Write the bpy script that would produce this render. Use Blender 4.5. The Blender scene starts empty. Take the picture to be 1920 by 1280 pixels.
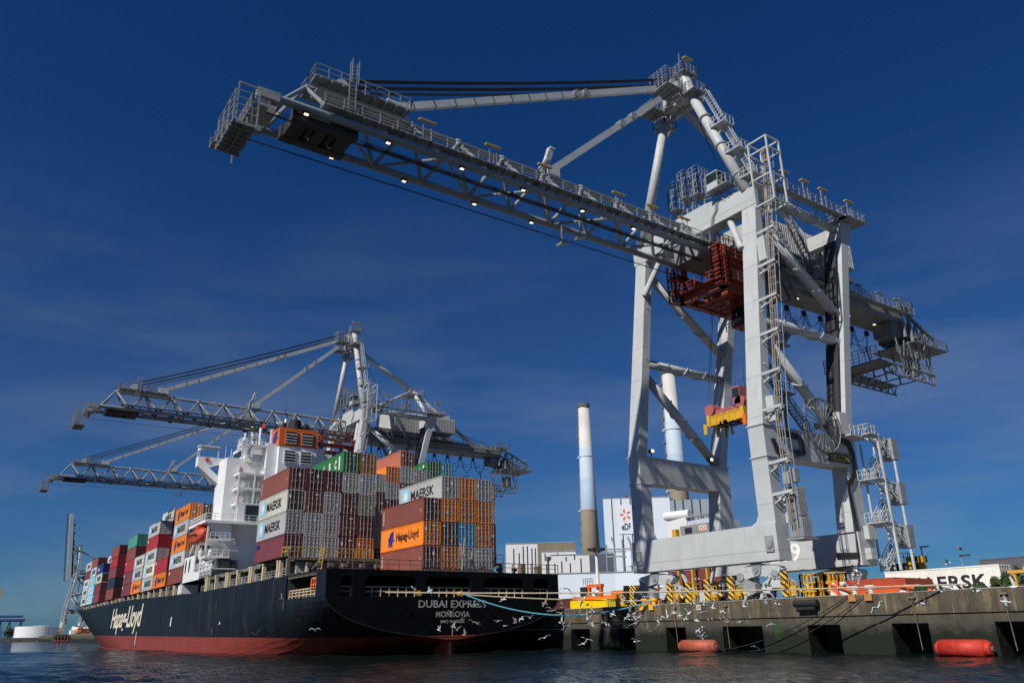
import bpy, math, random
from mathutils import Vector, Matrix
random.seed(7)
R = math.radians
scn = bpy.context.scene
col = scn.collection
# ---------------------------------------------------------------- camera
cam_d = bpy.data.cameras.new("camera"); cam = bpy.data.objects.new("camera", cam_d); col.objects.link(cam)
cam_d.sensor_width = 36.0; cam_d.lens = 27.62; cam_d.clip_start = 0.5; cam_d.clip_end = 20000
_r = (0.568505764, 0.822479659, -0.018121991)
_d = (-0.292449198, 0.181456382, -0.938907369)
_f = (-0.768943862, 0.539074013, 0.343692516)
cam.matrix_world = Matrix(((_r[0], -_d[0], -_f[0], 0.0), (_r[1], -_d[1], -_f[1], 0.0), (_r[2], -_d[2], -_f[2], 2.6), (0, 0, 0, 1)))
scn.camera = cam
# ---------------------------------------------------------------- sky, sun, exposure
SUN = Vector((0.19, -0.73, 0.645)).normalized()
elev = math.asin(SUN.z); azim = math.atan2(SUN.x, SUN.y)
w = bpy.data.worlds.new("World"); scn.world = w; w.use_nodes = True
nt = w.node_tree; nt.nodes.clear()
def N(t, **k):
    n = nt.nodes.new(t)
    for a, b in k.items(): setattr(n, a, b)
    return n
sky = N('ShaderNodeTexSky', sky_type='NISHITA', sun_disc=False, sun_elevation=elev, sun_rotation=azim, altitude=0, air_density=1.0, dust_density=0.3, ozone_density=3.0)
hsv = N('ShaderNodeHueSaturation'); hsv.inputs['Saturation'].default_value = 1.05; hsv.inputs['Value'].default_value = 1.0
tint = N('ShaderNodeMix', data_type='RGBA', blend_type='MULTIPLY'); tint.inputs[0].default_value = 1.0
tint.inputs['B'].default_value = (0.15, 0.50, 0.95, 1)
tc = N('ShaderNodeTexCoord'); mp = N('ShaderNodeMapping'); mp.inputs['Scale'].default_value = (1.3, 1.9, 8.0); mp.inputs['Rotation'].default_value = (0.30, 0.22, 0.3)
n1 = N('ShaderNodeTexNoise'); n1.inputs['Scale'].default_value = 1.3; n1.inputs['Detail'].default_value = 5; n1.inputs['Roughness'].default_value = 0.55
rp = N('ShaderNodeValToRGB'); rp.color_ramp.elements[0].position = 0.45; rp.color_ramp.elements[1].position = 0.72
rp.color_ramp.elements[1].color = (0.5, 0.5, 0.5, 1)
sep = N('ShaderNodeSeparateXYZ'); zr = N('ShaderNodeValToRGB')
zr.color_ramp.elements[0].position = 0.0; zr.color_ramp.elements[0].color = (0.9, 0.9, 0.9, 1)
zr.color_ramp.elements[1].position = 0.52; zr.color_ramp.elements[1].color = (0, 0, 0, 1)
mm = N('ShaderNodeMath', operation='MULTIPLY')
cl = N('ShaderNodeMix', data_type='RGBA'); cl.inputs['B'].default_value = (5.6, 6.4, 7.4, 1)
bg = N('ShaderNodeBackground'); bg.inputs['Strength'].default_value = 0.054
ou = N('ShaderNodeOutputWorld'); L = nt.links.new
L(sky.outputs[0], hsv.inputs['Color']); L(hsv.outputs[0], tint.inputs['A'])
L(tc.outputs['Generated'], mp.inputs[0]); L(mp.outputs[0], n1.inputs['Vector']); L(n1.outputs[0], rp.inputs[0])
L(tc.outputs['Generated'], sep.inputs[0]); L(sep.outputs['Z'], zr.inputs[0])
ad = N('ShaderNodeMath', operation='MULTIPLY_ADD'); ad.inputs[1].default_value = 0.9; ad.inputs[2].default_value = 0.10
L(rp.outputs[0], ad.inputs[0]); L(ad.outputs[0], mm.inputs[0]); L(zr.outputs[0], mm.inputs[1])
L(tint.outputs['Result'], cl.inputs['A']); L(mm.outputs[0], cl.inputs[0])
L(cl.outputs['Result'], bg.inputs[0]); L(bg.outputs[0], ou.inputs[0])
sl = bpy.data.lights.new("sun", 'SUN'); sl.energy = 4.9; sl.angle = R(0.53); sl.color = (1.0, 0.955, 0.88)
so = bpy.data.objects.new("sun", sl); col.objects.link(so); so.location = (0, 0, 200)
so.rotation_euler = SUN.to_track_quat('Z', 'Y').to_euler()
scn.view_settings.view_transform = 'Standard'; scn.view_settings.look = 'None'
scn.view_settings.exposure = 0.0; scn.view_settings.gamma = 1.0

# ---------------------------------------------------------------- materials
MAT = {}
def mat(name, c, rough=0.55, var=0.12, scale=0.6, rust=0.0, bump=0.0, metal=0.0, objcol=False, emit=None, streak=0.0, rustcol=(0.16, 0.06, 0.02), spec=0.4):
    if name in MAT: return MAT[name]
    m = bpy.data.materials.new(name); m.use_nodes = True; t = m.node_tree; b = t.nodes['Principled BSDF']
    def n(ty, **k):
        q = t.nodes.new(ty)
        for a, v in k.items(): setattr(q, a, v)
        return q
    if emit:
        b.inputs['Emission Color'].default_value = (*c, 1); b.inputs['Emission Strength'].default_value = emit
    b.inputs['Roughness'].default_value = rough; b.inputs['Metallic'].default_value = metal
    b.inputs['Specular IOR Level'].default_value = spec
    co = n('ShaderNodeTexCoord')
    no = n('ShaderNodeTexNoise'); no.inputs['Scale'].default_value = scale; no.inputs['Detail'].default_value = 6
    t.links.new(co.outputs['Object'], no.inputs['Vector'])
    mr = n('ShaderNodeMapRange'); mr.inputs['From Min'].default_value = 0.3; mr.inputs['From Max'].default_value = 0.7
    mr.inputs['To Min'].default_value = 1 - var; mr.inputs['To Max'].default_value = 1 + var
    t.links.new(no.outputs[0], mr.inputs[0])
    mx = n('ShaderNodeMix', data_type='RGBA', blend_type='MULTIPLY'); mx.inputs[0].default_value = 1
    if objcol:
        oi = n('ShaderNodeObjectInfo'); t.links.new(oi.outputs['Color'], mx.inputs['A'])
    else: mx.inputs['A'].default_value = (*c, 1)
    t.links.new(mr.outputs[0], mx.inputs['B'])
    last = mx.outputs['Result']
    for amt, sc, th in ((rust, (1.0, 1.0, 1.0), 0.62), (streak, (1.6, 1.6, 0.12), 0.56)):
        if amt <= 0: continue
        ma = n('ShaderNodeMapping'); ma.inputs['Scale'].default_value = sc
        t.links.new(co.outputs['Object'], ma.inputs[0])
        n2 = n('ShaderNodeTexNoise'); n2.inputs['Scale'].default_value = 0.9; n2.inputs['Detail'].default_value = 8; n2.inputs['Roughness'].default_value = 0.65
        t.links.new(ma.outputs[0], n2.inputs['Vector'])
        m2 = n('ShaderNodeMapRange'); m2.inputs['From Min'].default_value = th; m2.inputs['From Max'].default_value = th + 0.13
        m2.inputs['To Max'].default_value = amt
        t.links.new(n2.outputs[0], m2.inputs[0])
        x2 = n('ShaderNodeMix', data_type='RGBA'); x2.inputs['B'].default_value = (*rustcol, 1)
        t.links.new(m2.outputs[0], x2.inputs[0]); t.links.new(last, x2.inputs['A']); last = x2.outputs['Result']
    t.links.new(last, b.inputs['Base Color'])
    if bump:
        bp = n('ShaderNodeBump'); bp.inputs['Strength'].default_value = bump; bp.inputs['Distance'].default_value = 0.1
        t.links.new(no.outputs[0], bp.inputs['Height']); t.links.new(bp.outputs[0], b.inputs['Normal'])
    MAT[name] = m
    return m
CR = mat('crane_paint', (0.45, 0.468, 0.47), 0.5, 0.07, 0.35, rust=0.22, streak=0.34, rustcol=(0.24, 0.20, 0.15))
CRD = mat('crane_galvanised', (0.25, 0.265, 0.275), 0.5, 0.2, 1.5, rust=.2)
BOOMM = mat('boom_shade_grey', (0.26, 0.285, 0.30), 0.5, 0.12, 0.6, rust=.15, streak=.3, rustcol=(.13, .11, .085))  # crane grey darkened: the boom's shaded look is put into its colour
REAR = mat('rear_steel', (0.15, 0.16, 0.165), 0.55, 0.2, 1.2, rust=.2)
def seams(m, pitch, wid, dark):
    t = m.node_tree; b = t.nodes['Principled BSDF']; src = b.inputs['Base Color'].links[0].from_socket
    co = t.nodes.new('ShaderNodeTexCoord'); sp = t.nodes.new('ShaderNodeSeparateXYZ'); t.links.new(co.outputs['Object'], sp.inputs[0])
    k = t.nodes.new('ShaderNodeMath'); k.operation = 'DIVIDE'; k.inputs[1].default_value = pitch; t.links.new(sp.outputs['Z'], k.inputs[0])
    f = t.nodes.new('ShaderNodeMath'); f.operation = 'FRACT'; t.links.new(k.outputs[0], f.inputs[0])
    l = t.nodes.new('ShaderNodeMath'); l.operation = 'LESS_THAN'; l.inputs[1].default_value = wid / pitch; t.links.new(f.outputs[0], l.inputs[0])
    s = t.nodes.new('ShaderNodeMath'); s.operation = 'MULTIPLY'; s.inputs[1].default_value = dark; t.links.new(l.outputs[0], s.inputs[0])
    x = t.nodes.new('ShaderNodeMix'); x.data_type = 'RGBA'; x.inputs['B'].default_value = (0.10, 0.09, 0.08, 1); t.links.new(s.outputs[0], x.inputs[0]); t.links.new(src, x.inputs['A']); t.links.new(x.outputs['Result'], b.inputs['Base Color'])
seams(CR, 4.7, 0.10, 0.35)
CRK = mat('dark_steel', (0.035, 0.037, 0.04), 0.6, 0.2)
ROPE = mat('black_wire', (0.02, 0.02, 0.022), 0.6, 0.2)
RED = mat('trolley_red', (0.27, 0.046, 0.024), 0.55, 0.3, 0.8, rust=0.5)
PINK = mat('faded_red', (0.36, 0.10, 0.10), 0.6, 0.15)
YEL = mat('yellow_paint', (0.58, 0.33, 0.02), 0.5, 0.12, 0.8, rust=0.25)
ORG = mat('orange_paint', (0.70, 0.13, 0.02), 0.5, 0.12, 0.8, rust=0.2)
LAMP = mat('lamp_glow', (1.0, 0.72, 0.36), emit=2.6)
STRIP = mat('lamp_strip_amber', (0.45, 0.32, 0.08), 0.5)
WHT = mat('white_paint', (0.74, 0.75, 0.75), 0.45, 0.05, 0.4, streak=0.12, rustcol=(0.42, 0.33, 0.22))
HULL = None
GLASS = mat('dark_glass', (0.02, 0.03, 0.035), 0.08, 0.1)
CREAM = mat('cream_post', (0.58, 0.47, 0.30), 0.6, 0.15, 1.0, rust=0.6, streak=0.5)
RUSTY = mat('rusty_steel', (0.16, 0.12, 0.09), 0.7, 0.35, 1.2, rust=0.6)
BOX = mat('container_paint', (1, 1, 1), 0.5, 0.10, 0.5, objcol=True, rust=0.10, streak=0.10)
BOXD = mat('container_door_paint', (1, 1, 1), 0.5, 0.16, 1.2, objcol=True, rust=0.35, streak=0.3)
STEEL = mat('lock_bar_steel', (0.42, 0.42, 0.41), 0.45, 0.2, 2.0, rust=0.2)
RUBB = mat('black_rubber', (0.018, 0.018, 0.02), 0.7, 0.2)

def stripes(name, c1, c2, sc, rot=0.8):
    m = bpy.data.materials.new(name); m.use_nodes = True; t = m.node_tree; b = t.nodes['Principled BSDF']
    co = t.nodes.new('ShaderNodeTexCoord'); sp = t.nodes.new('ShaderNodeSeparateXYZ'); t.links.new(co.outputs['Object'], sp.inputs[0])
    a = t.nodes.new('ShaderNodeMath'); a.operation = 'MULTIPLY'; a.inputs[1].default_value = rot; t.links.new(sp.outputs['X'], a.inputs[0])
    a2 = t.nodes.new('ShaderNodeMath'); a2.operation = 'MULTIPLY'; a2.inputs[1].default_value = rot; t.links.new(sp.outputs['Y'], a2.inputs[0])
    s0 = t.nodes.new('ShaderNodeMath'); t.links.new(a.outputs[0], s0.inputs[0]); t.links.new(a2.outputs[0], s0.inputs[1])
    s = t.nodes.new('ShaderNodeMath'); t.links.new(s0.outputs[0], s.inputs[0]); t.links.new(sp.outputs['Z'], s.inputs[1])
    k = t.nodes.new('ShaderNodeMath'); k.operation = 'MULTIPLY'; k.inputs[1].default_value = sc; t.links.new(s.outputs[0], k.inputs[0])
    fr = t.nodes.new('ShaderNodeMath'); fr.operation = 'FRACT'; t.links.new(k.outputs[0], fr.inputs[0])
    g = t.nodes.new('ShaderNodeMath'); g.operation = 'GREATER_THAN'; g.inputs[1].default_value = 0.5; t.links.new(fr.outputs[0], g.inputs[0])
    mx = t.nodes.new('ShaderNodeMix'); mx.data_type = 'RGBA'; mx.inputs['A'].default_value = (*c1, 1); mx.inputs['B'].default_value = (*c2, 1)
    t.links.new(g.outputs[0], mx.inputs[0]); t.links.new(mx.outputs['Result'], b.inputs['Base Color']); b.inputs['Roughness'].default_value = 0.6
    MAT[name] = m; return m
HAZ = stripes('hazard_stripe', (0.75, 0.42, 0.02), (0.02, 0.02, 0.02), 1.6)
HAZ2 = stripes('red_white_stripe', (0.62, 0.10, 0.03), (0.6, 0.58, 0.55), 1.0)

# ---------------------------------------------------------------- mesh builder
class MB:
    def __init__(s): s.v = []; s.f = []
    def hexa(s, p):
        b = len(s.v); s.v += [tuple(q) for q in p]
        s.f += [(b, b+3, b+2, b+1), (b+4, b+5, b+6, b+7)] + [(b+i, b+(i+1) % 4, b+4+(i+1) % 4, b+4+i) for i in range(4)]
        return s
    def box(s, x0, x1, y0, y1, z0, z1):
        return s.hexa([(x0, y0, z0), (x1, y0, z0), (x1, y1, z0), (x0, y1, z0), (x0, y0, z1), (x1, y0, z1), (x1, y1, z1), (x0, y1, z1)])
    def frus(s, z0, a, z1, c):
        return s.hexa([(a[0], a[2], z0), (a[1], a[2], z0), (a[1], a[3], z0), (a[0], a[3], z0), (c[0], c[2], z1), (c[1], c[2], z1), (c[1], c[3], z1), (c[0], c[3], z1)])
    def bar(s, p, q, w=0.1, h=None):
        p = Vector(p); q = Vector(q); d = q - p
        if d.length < 1e-6: return s
        d.normalize(); h = h or w
        u = Vector((0, 0, 1)) if abs(d.z) < 0.95 else Vector((0, 1, 0))
        a = d.cross(u).normalized(); b = a.cross(d).normalized(); a = a * w / 2; b = b * h / 2
        return s.hexa([p-a-b, p+a-b, p+a+b, p-a+b, q-a-b, q+a-b, q+a+b, q-a+b])
    def tube(s, p, q, r, n=8, r2=None):
        p = Vector(p); q = Vector(q); d = (q - p)
        if d.length < 1e-6: return s
        d.normalize(); r2 = r if r2 is None else r2
        u = Vector((0, 0, 1)) if abs(d.z) < 0.95 else Vector((0, 1, 0))
        a = d.cross(u).normalized(); b = a.cross(d).normalized(); k = len(s.v)
        for c, rr in ((p, r), (q, r2)):
            for i in range(n):
                t = 2 * math.pi * i / n; s.v.append(tuple(c + (a * math.cos(t) + b * math.sin(t)) * rr))
        s.f += [(k+i, k+(i+1) % n, k+n+(i+1) % n, k+n+i) for i in range(n)]
        s.f += [tuple(k+n-1-i for i in range(n)), tuple(k+n+i for i in range(n))]
        return s
    def path(s, pts, r, n=6):
        for a, b in zip(pts, pts[1:]): s.tube(a, b, r, n)
        return s
    def poly(s, pts, d):
        d = Vector(d); k = len(s.v); n = len(pts)
        s.v += [tuple(p) for p in pts] + [tuple(Vector(p) + d) for p in pts]
        s.f += [tuple(k+n-1-i for i in range(n)), tuple(k+n+i for i in range(n))]
        s.f += [(k+i, k+(i+1) % n, k+n+(i+1) % n, k+n+i) for i in range(n)]
        return s
    def fin(s, p, q, r, h=0.22, turns=2.5, a0=0.0, t0=0.3, t1=0.8, n=40):
        p = Vector(p); q = Vector(q); d = (q - p); dn = d.normalized()
        a = dn.cross(Vector((0, 0, 1))).normalized(); b = a.cross(dn)
        pr = None
        for i in range(n + 1):
            t = t0 + (t1 - t0) * i / n; th = a0 + turns * 2 * math.pi * i / n
            o = a * math.cos(th) + b * math.sin(th); c = p + d * t
            cur = (c + o * (r * 0.9), c + o * (r + h))
            if pr:
                k = len(s.v); e = dn * 0.03
                s.v += [tuple(x) for x in (pr[0], pr[1], cur[1], cur[0])]; s.f.append((k, k+1, k+2, k+3))
            pr = cur
        return s
    def rail(s, pts, h=1.1, step=1.6, w=0.07, mid=(0.55,), closed=False):
        pts = [Vector(p) for p in pts]
        if closed: pts = pts + [pts[0]]
        up = Vector((0, 0, h))
        for a, b in zip(pts, pts[1:]):
            n = max(1, int(round((b - a).length / step)))
            for i in range(n + 1):
                c = a + (b - a) * i / n; s.bar(c, c + up, w)
            s.bar(a + up, b + up, w)
            for m in mid: s.bar(a + up * m, b + up * m, w * 0.8)
        return s
    def stairs(s, p, q, wv, n=12, sw=0.25, rail=True):
        p = Vector(p); q = Vector(q); wv = Vector(wv)
        for o in (Vector((0, 0, 0)), wv):
            s.bar(p + o, q + o, 0.08, sw)
            if rail:
                u = Vector((0, 0, 1.0)); s.bar(p + o + u, q + o + u, 0.07); s.bar(p + o + u * .5, q + o + u * .5, 0.06)
                for i in range(0, n + 1, 3):
                    c = p + (q - p) * i / n + o; s.bar(c, c + u, 0.06)
        for i in range(n):
            c = p + (q - p) * (i + .5) / n; s.bar(c, c + wv, 0.24, 0.05)
        return s
    def ladder(s, p, q, wv, step=0.5, w=0.08):
        p = Vector(p); q = Vector(q); wv = Vector(wv); n = max(2, int((q - p).length / step))
        s.bar(p, q, w); s.bar(p + wv, q + wv, w)
        for i in range(1, n):
            c = p + (q - p) * i / n; s.bar(c, c + wv, w * 0.7)
        return s
    def ell(s, c, rx, ry, rz, nu=10, nv=6):
        k = len(s.v); c = Vector(c)
        for j in range(nv + 1):
            ph = -math.pi / 2 + math.pi * j / nv
            for i in range(nu):
                th = 2 * math.pi * i / nu
                s.v.append((c.x + rx * math.cos(ph) * math.cos(th), c.y + ry * math.cos(ph) * math.sin(th), c.z + rz * math.sin(ph)))
        for j in range(nv):
            for i in range(nu): s.f.append((k + j*nu + i, k + j*nu + (i+1) % nu, k + (j+1)*nu + (i+1) % nu, k + (j+1)*nu + i))
        return s
    def mesh(s, name, origin=(0, 0, 0), smooth=False):
        o = Vector(origin); m = bpy.data.meshes.new(name)
        m.from_pydata([tuple(Vector(p) - o) for p in s.v], [], s.f); m.update()
        if smooth:
            for p in m.polygons: p.use_smooth = True
        return m
    def each(s, name, m, parent, parts):
        """parts: functions that fill a fresh builder; every one becomes an object of its own"""
        out = []
        for fn in parts:
            k = MB(); fn(k); out.append(k.build(name, m, parent))
        return out
    def build(s, name, m, parent=None, o=None, smooth=False, label=None):
        """o: own origin in the frame the vertices are written in"""
        po = AO.get(parent.name, Vector((0, 0, 0))) if parent else Vector((0, 0, 0))
        o = Vector(o) if o is not None else (po.copy() if parent else Vector((0, 0, 0)))
        me = s.mesh(name, o, smooth); me.materials.append(m)
        ob = bpy.data.objects.new(name, me); col.objects.link(ob)
        if parent: ob.parent = parent
        ob.location = o - po; AO[ob.name] = o
        if label: ob['label'] = label
        return ob
AO = {}
def tag(o, label=None, cat=None, group=None, kind=None):
    if label: o['label'] = label
    if cat: o['category'] = cat
    if group: o['group'] = group
    if kind: o['kind'] = kind
    return o
def empty(name, loc, label, cat, group=None, rz=0.0):
    o = bpy.data.objects.new(name, None); o.empty_display_size = 0.5; col.objects.link(o)
    o.location = loc; o.rotation_euler = (0, 0, rz); AO[o.name] = Vector(loc)
    return tag(o, label, cat, group)
def copy_tree(o, parent=None):
    c = o.copy(); col.objects.link(c); c.parent = parent
    AO[c.name] = AO.get(o.name, Vector((0, 0, 0)))
    for ch in list(o.children): copy_tree(ch, c)
    return c
_ft = {}
def text_verts(s, shear=0.0, bold=0.0, spacing=1.0):
    k = (s, shear, bold, spacing)
    if k in _ft: return _ft[k]
    cu = bpy.data.curves.new('lettering', 'FONT'); cu.body = s; cu.size = 1; cu.shear = shear; cu.offset = bold; cu.space_character = spacing
    cu.resolution_u = 3; cu.fill_mode = 'FRONT'
    ob = bpy.data.objects.new('lettering', cu); col.objects.link(ob)
    dg = bpy.context.evaluated_depsgraph_get(); me = bpy.data.meshes.new_from_object(ob.evaluated_get(dg))
    v = [(p.co.x, p.co.y) for p in me.vertices]; f = [tuple(p.vertices) for p in me.polygons]
    bpy.data.objects.remove(ob); bpy.data.curves.remove(cu); bpy.data.meshes.remove(me)
    _ft[k] = (v, f); return v, f
def text_into(mb, s, p0, right, up, wd, ht, shear=0.0, bold=0.0, spacing=1.0, fn=None, thick=0.0):
    """fit the string into a wd x ht rectangle whose lower-left corner is p0"""
    v, f = text_verts(s, shear, bold, spacing)
    xs = [a for a, b in v]; ys = [b for a, b in v]; x0, x1, y0, y1 = min(xs), max(xs), min(ys), max(ys)
    p0 = Vector(p0); right = Vector(right); up = Vector(up); k = len(mb.v)
    for a, b in v:
        q = p0 + right * ((a - x0) / (x1 - x0) * wd) + up * ((b - y0) / (y1 - y0) * ht)
        mb.v.append(tuple(fn(q) if fn else q))
    mb.f += [tuple(k + i for i in q) for q in f]
    return mb
def flat(name, c, rough=0.5): return mat(name, c, rough, 0.08, 0.8)
BLK = flat('black_letter', (0.02, 0.021, 0.024)); WLET = flat('white_letter', (0.72, 0.71, 0.66)); BLU = flat('logo_blue', (0.015, 0.03, 0.22)); SKYB = flat('logo_sky_blue', (0.25, 0.58, 0.75))
REDL = flat('red_letter', (0.6, 0.05, 0.05))
# ---------------------------------------------------------------- water, land, quay
def water_mat():
    m = bpy.data.materials.new('harbour_water'); m.use_nodes = True; t = m.node_tree; b = t.nodes['Principled BSDF']
    b.inputs['Base Color'].default_value = (0.004, 0.009, 0.009, 1); b.inputs['Roughness'].default_value = 0.07; b.inputs['IOR'].default_value = 1.33
    co = t.nodes.new('ShaderNodeTexCoord'); prev = None
    for sc, st, rotz, dist in (((1.3, 2.1, 1), 0.7, 0.45, 0.22), ((4.1, 6.2, 1), 0.7, 0.9, 0.07)):
        ma = t.nodes.new('ShaderNodeMapping'); ma.inputs['Scale'].default_value = sc; ma.inputs['Rotation'].default_value = (0, 0, rotz)
        no = t.nodes.new('ShaderNodeTexNoise'); no.inputs['Scale'].default_value = 1; no.inputs['Detail'].default_value = 4; no.inputs['Distortion'].default_value = 0.6
        bp = t.nodes.new('ShaderNodeBump'); bp.inputs['Strength'].default_value = st; bp.inputs['Distance'].default_value = dist
        t.links.new(co.outputs['Object'], ma.inputs[0]); t.links.new(ma.outputs[0], no.inputs['Vector']); t.links.new(no.outputs[0], bp.inputs['Height'])
        if prev: t.links.new(prev.outputs[0], bp.inputs['Normal'])
        prev = bp
    t.links.new(prev.outputs[0], b.inputs['Normal'])
    return m
WM = water_mat()
def build_water():
    """open water: one wind-rippled sheet near the viewer sinking into a flat sheet that runs to the horizon"""
    import numpy as np
    rng = np.random.default_rng(5); hd = math.atan2(_f[1], _f[0])
    rad = [9.0]
    while rad[-1] < 235: rad.append(rad[-1] + max(0.16, rad[-1] * 0.0052))
    rad = np.array(rad); ang = hd + np.linspace(-1.15, 1.15, 400)
    X = np.outer(rad, np.cos(ang)); Y = np.outer(rad, np.sin(ang)); sp = np.maximum(rad * 2.3 / 399, np.gradient(rad))[:, None]
    Zz = np.zeros_like(X)
    for i in range(46):
        lam = 0.55 * (9.0 / 0.55) ** rng.random(); d = math.radians(205) + rng.normal(0, 0.65); k = 2 * math.pi / lam
        amp = 0.0105 * lam ** 0.85 * rng.uniform(.6, 1.3); fade = np.clip((lam / sp - 2.2) / 3.0, 0, 1)
        ph = k * (X * math.cos(d) + Y * math.sin(d)) + rng.random() * 6.28 + 0.7 * np.sin(X * .11 + Y * .07 + i)
        Zz += amp * fade * (np.sin(ph) + 0.25 * np.sin(2 * ph + 1.2))
    gust = 0.62 + 0.38 * np.sin(X * .045 + 1.3 * np.sin(Y * .05)) * np.sin(Y * .06 + X * .02)
    ed = np.minimum(1, np.minimum((235 - rad) / 60, (rad - 8.9) / 3))[:, None] * np.clip((1.15 - np.abs(np.linspace(-1.15, 1.15, 400))) / .05, 0, 1)[None, :]
    Zz = Zz * gust * np.clip(ed, 0, 1) - 0.22 * (1 - np.clip(ed, 0, 1)) + 0.0
    nr, nc = X.shape; V = np.stack([X, Y, Zz], -1).reshape(-1, 3)
    idx = np.arange(nr * nc).reshape(nr, nc); F = np.stack([idx[:-1, :-1], idx[1:, :-1], idx[1:, 1:], idx[:-1, 1:]], -1).reshape(-1, 4)
    n0 = len(V); V = np.concatenate([V, [[-7000, -6000, -.22], [3000, -6000, -.22], [3000, 67.9, -.22], [-7000, 230, -.22]]]); F = np.concatenate([F, [[n0, n0+1, n0+2, n0+3]]])
    me = bpy.data.meshes.new('water'); me.vertices.add(len(V)); me.vertices.foreach_set('co', V.astype('f4').ravel())
    me.loops.add(F.size); me.loops.foreach_set('vertex_index', F.astype('i4').ravel()); me.polygons.add(len(F)); me.polygons.foreach_set('loop_start', np.arange(0, F.size, 4, dtype='i4')); me.polygons.foreach_set('loop_total', np.full(len(F), 4, 'i4'))
    me.update(calc_edges=True); me.validate(); me.materials.append(WM)
    for p in me.polygons: p.use_smooth = True
    o = bpy.data.objects.new('water', me); col.objects.link(o); tag(o, kind='structure')
build_water()
# quay frame: x along the quay face, y inland
QY = -0.018
QO = Vector((-57.0, 67.7, 0))
QM = Matrix.Translation(QO) @ Matrix.Rotation(QY, 4, 'Z')
def q2w(x, y, z): return QM @ Vector((x, y, z))
def concrete():
    m = mat('quay_concrete', (0.15, 0.115, 0.072), 0.85, 0.35, 1.1, rust=0.0, bump=0.8)
    t = m.node_tree; b = t.nodes['Principled BSDF']
    src = b.inputs['Base Color'].links[0].from_socket
    co = t.nodes.new('ShaderNodeTexCoord'); sp = t.nodes.new('ShaderNodeSeparateXYZ'); t.links.new(co.outputs['Object'], sp.inputs[0])
    def streak(scale, lo, hi, colr, prev, zlo=None, zhi=None, inv=False, amt=1.0):
        ma = t.nodes.new('ShaderNodeMapping'); ma.inputs['Scale'].default_value = scale
        no = t.nodes.new('ShaderNodeTexNoise'); no.inputs['Scale'].default_value = 1; no.inputs['Detail'].default_value = 7; no.inputs['Roughness'].default_value = 0.65
        t.links.new(co.outputs['Object'], ma.inputs[0]); t.links.new(ma.outputs[0], no.inputs['Vector'])
        mr = t.nodes.new('ShaderNodeMapRange'); mr.inputs['From Min'].default_value = lo; mr.inputs['From Max'].default_value = hi; mr.inputs['To Max'].default_value = amt
        t.links.new(no.outputs[0], mr.inputs[0]); fac = mr.outputs[0]
        if zlo is not None:
            ad = t.nodes.new('ShaderNodeMath'); ad.operation = 'MULTIPLY_ADD'; ad.inputs[1].default_value = 2.2; t.links.new(no.outputs[0], ad.inputs[0]); t.links.new(sp.outputs['Z'], ad.inputs[2])
            z2 = t.nodes.new('ShaderNodeMapRange'); z2.inputs['From Min'].default_value = zlo; z2.inputs['From Max'].default_value = zhi
            z2.inputs['To Min'].default_value = amt; z2.inputs['To Max'].default_value = 0
            t.links.new(ad.outputs[0], z2.inputs[0]); fac = z2.outputs[0]
        mx = t.nodes.new('ShaderNodeMix'); mx.data_type = 'RGBA'; mx.inputs['B'].default_value = (*colr, 1)
        t.links.new(fac, mx.inputs[0]); t.links.new(prev, mx.inputs['A']); return mx.outputs['Result']
    c = streak((0.55, 0.55, 0.16), 0.42, 0.62, (0.060, 0.052, 0.036), src, amt=0.93)
    c = streak((2.8, 2.8, 0.22), 0.47, 0.63, (0.045, 0.038, 0.026), c, amt=0.8)
    c = streak((1.3, 1.3, 2.4), 0.52, 0.66, (0.10, 0.085, 0.055), c, amt=0.7)
    c = streak((2.2, 2.2, 0.2), 0.60, 0.70, (0.40, 0.38, 0.33), c, amt=0.6)
    c = streak((0.4, 0.4, 0.7), 0.5, 0.7, (0.055, 0.052, 0.04), c, zlo=3.6, zhi=4.9, amt=0.9)
    c = streak((0.9, 0.9, 0.8), 0.4, 0.6, (0.007, 0.011, 0.005), c, zlo=2.7, zhi=3.6, amt=0.99)
    c = streak((0.35, 0.35, 0.12), 0.62, 0.70, (0.02, 0.07, 0.008), c, amt=0.75)
    t.links.new(c, b.inputs['Base Color']); return m
CON = concrete()
def qbox(mb, x0, x1, y0, y1, z0, z1):
    return mb.hexa([q2w(*p) for p in ((x0, y0, z0), (x1, y0, z0), (x1, y1, z0), (x0, y1, z0), (x0, y0, z1), (x1, y0, z1), (x1, y1, z1), (x0, y1, z1))])
wall = empty('quay_wall', QO, 'long stained concrete quay wall with dark recesses along the water', 'quay wall')
m1 = MB(); qbox(m1, -900, 120, 0.0, 2.2, 3.22, 4.93); m1.build('upper_face', CON, wall)
m1 = MB(); qbox(m1, -900, 120, 0.13, 4.5, 2.5, 3.2); m1.build('ledge', CON, wall)
m1 = MB(); qbox(m1, -900, 120, -0.03, 1.2, 4.935, 5.0); m1.build('coping', mat('coping_concrete', (0.30, 0.29, 0.26), 0.8, 0.4, 1.6, rust=.5, rustcol=(.09, .08, .06)), wall)
ops = [(-28.3, -24.4), (-19.0, -16.0), (-10.8, -7.7), (-2.4, 2.8), (8.1, 11.6), (16.6, 19.9), (25.2, 29.2), (34, 38)]
xs = [-900] + [-37.5, -33.5] + [v for o in ops for v in o] + [120]
for i in range(0, len(xs), 2):
    m1 = MB(); a, b2 = xs[i], xs[i+1]
    v = [(a, 0.06), (b2, 0.06), (b2 - (0.5 if i < len(xs)-2 else 0), 4.4), (a + (0.5 if i else 0), 4.4)]
    m1.hexa([q2w(x, y, -2) for x, y in v] + [q2w(x, y, 2.49) for x, y in v]); m1.build('pier', CON, wall)
m1 = MB(); qbox(m1, -900, 120, 3.3, 6.0, -2, 2.48); m1.build('recess_wall', CON, wall)
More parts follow.
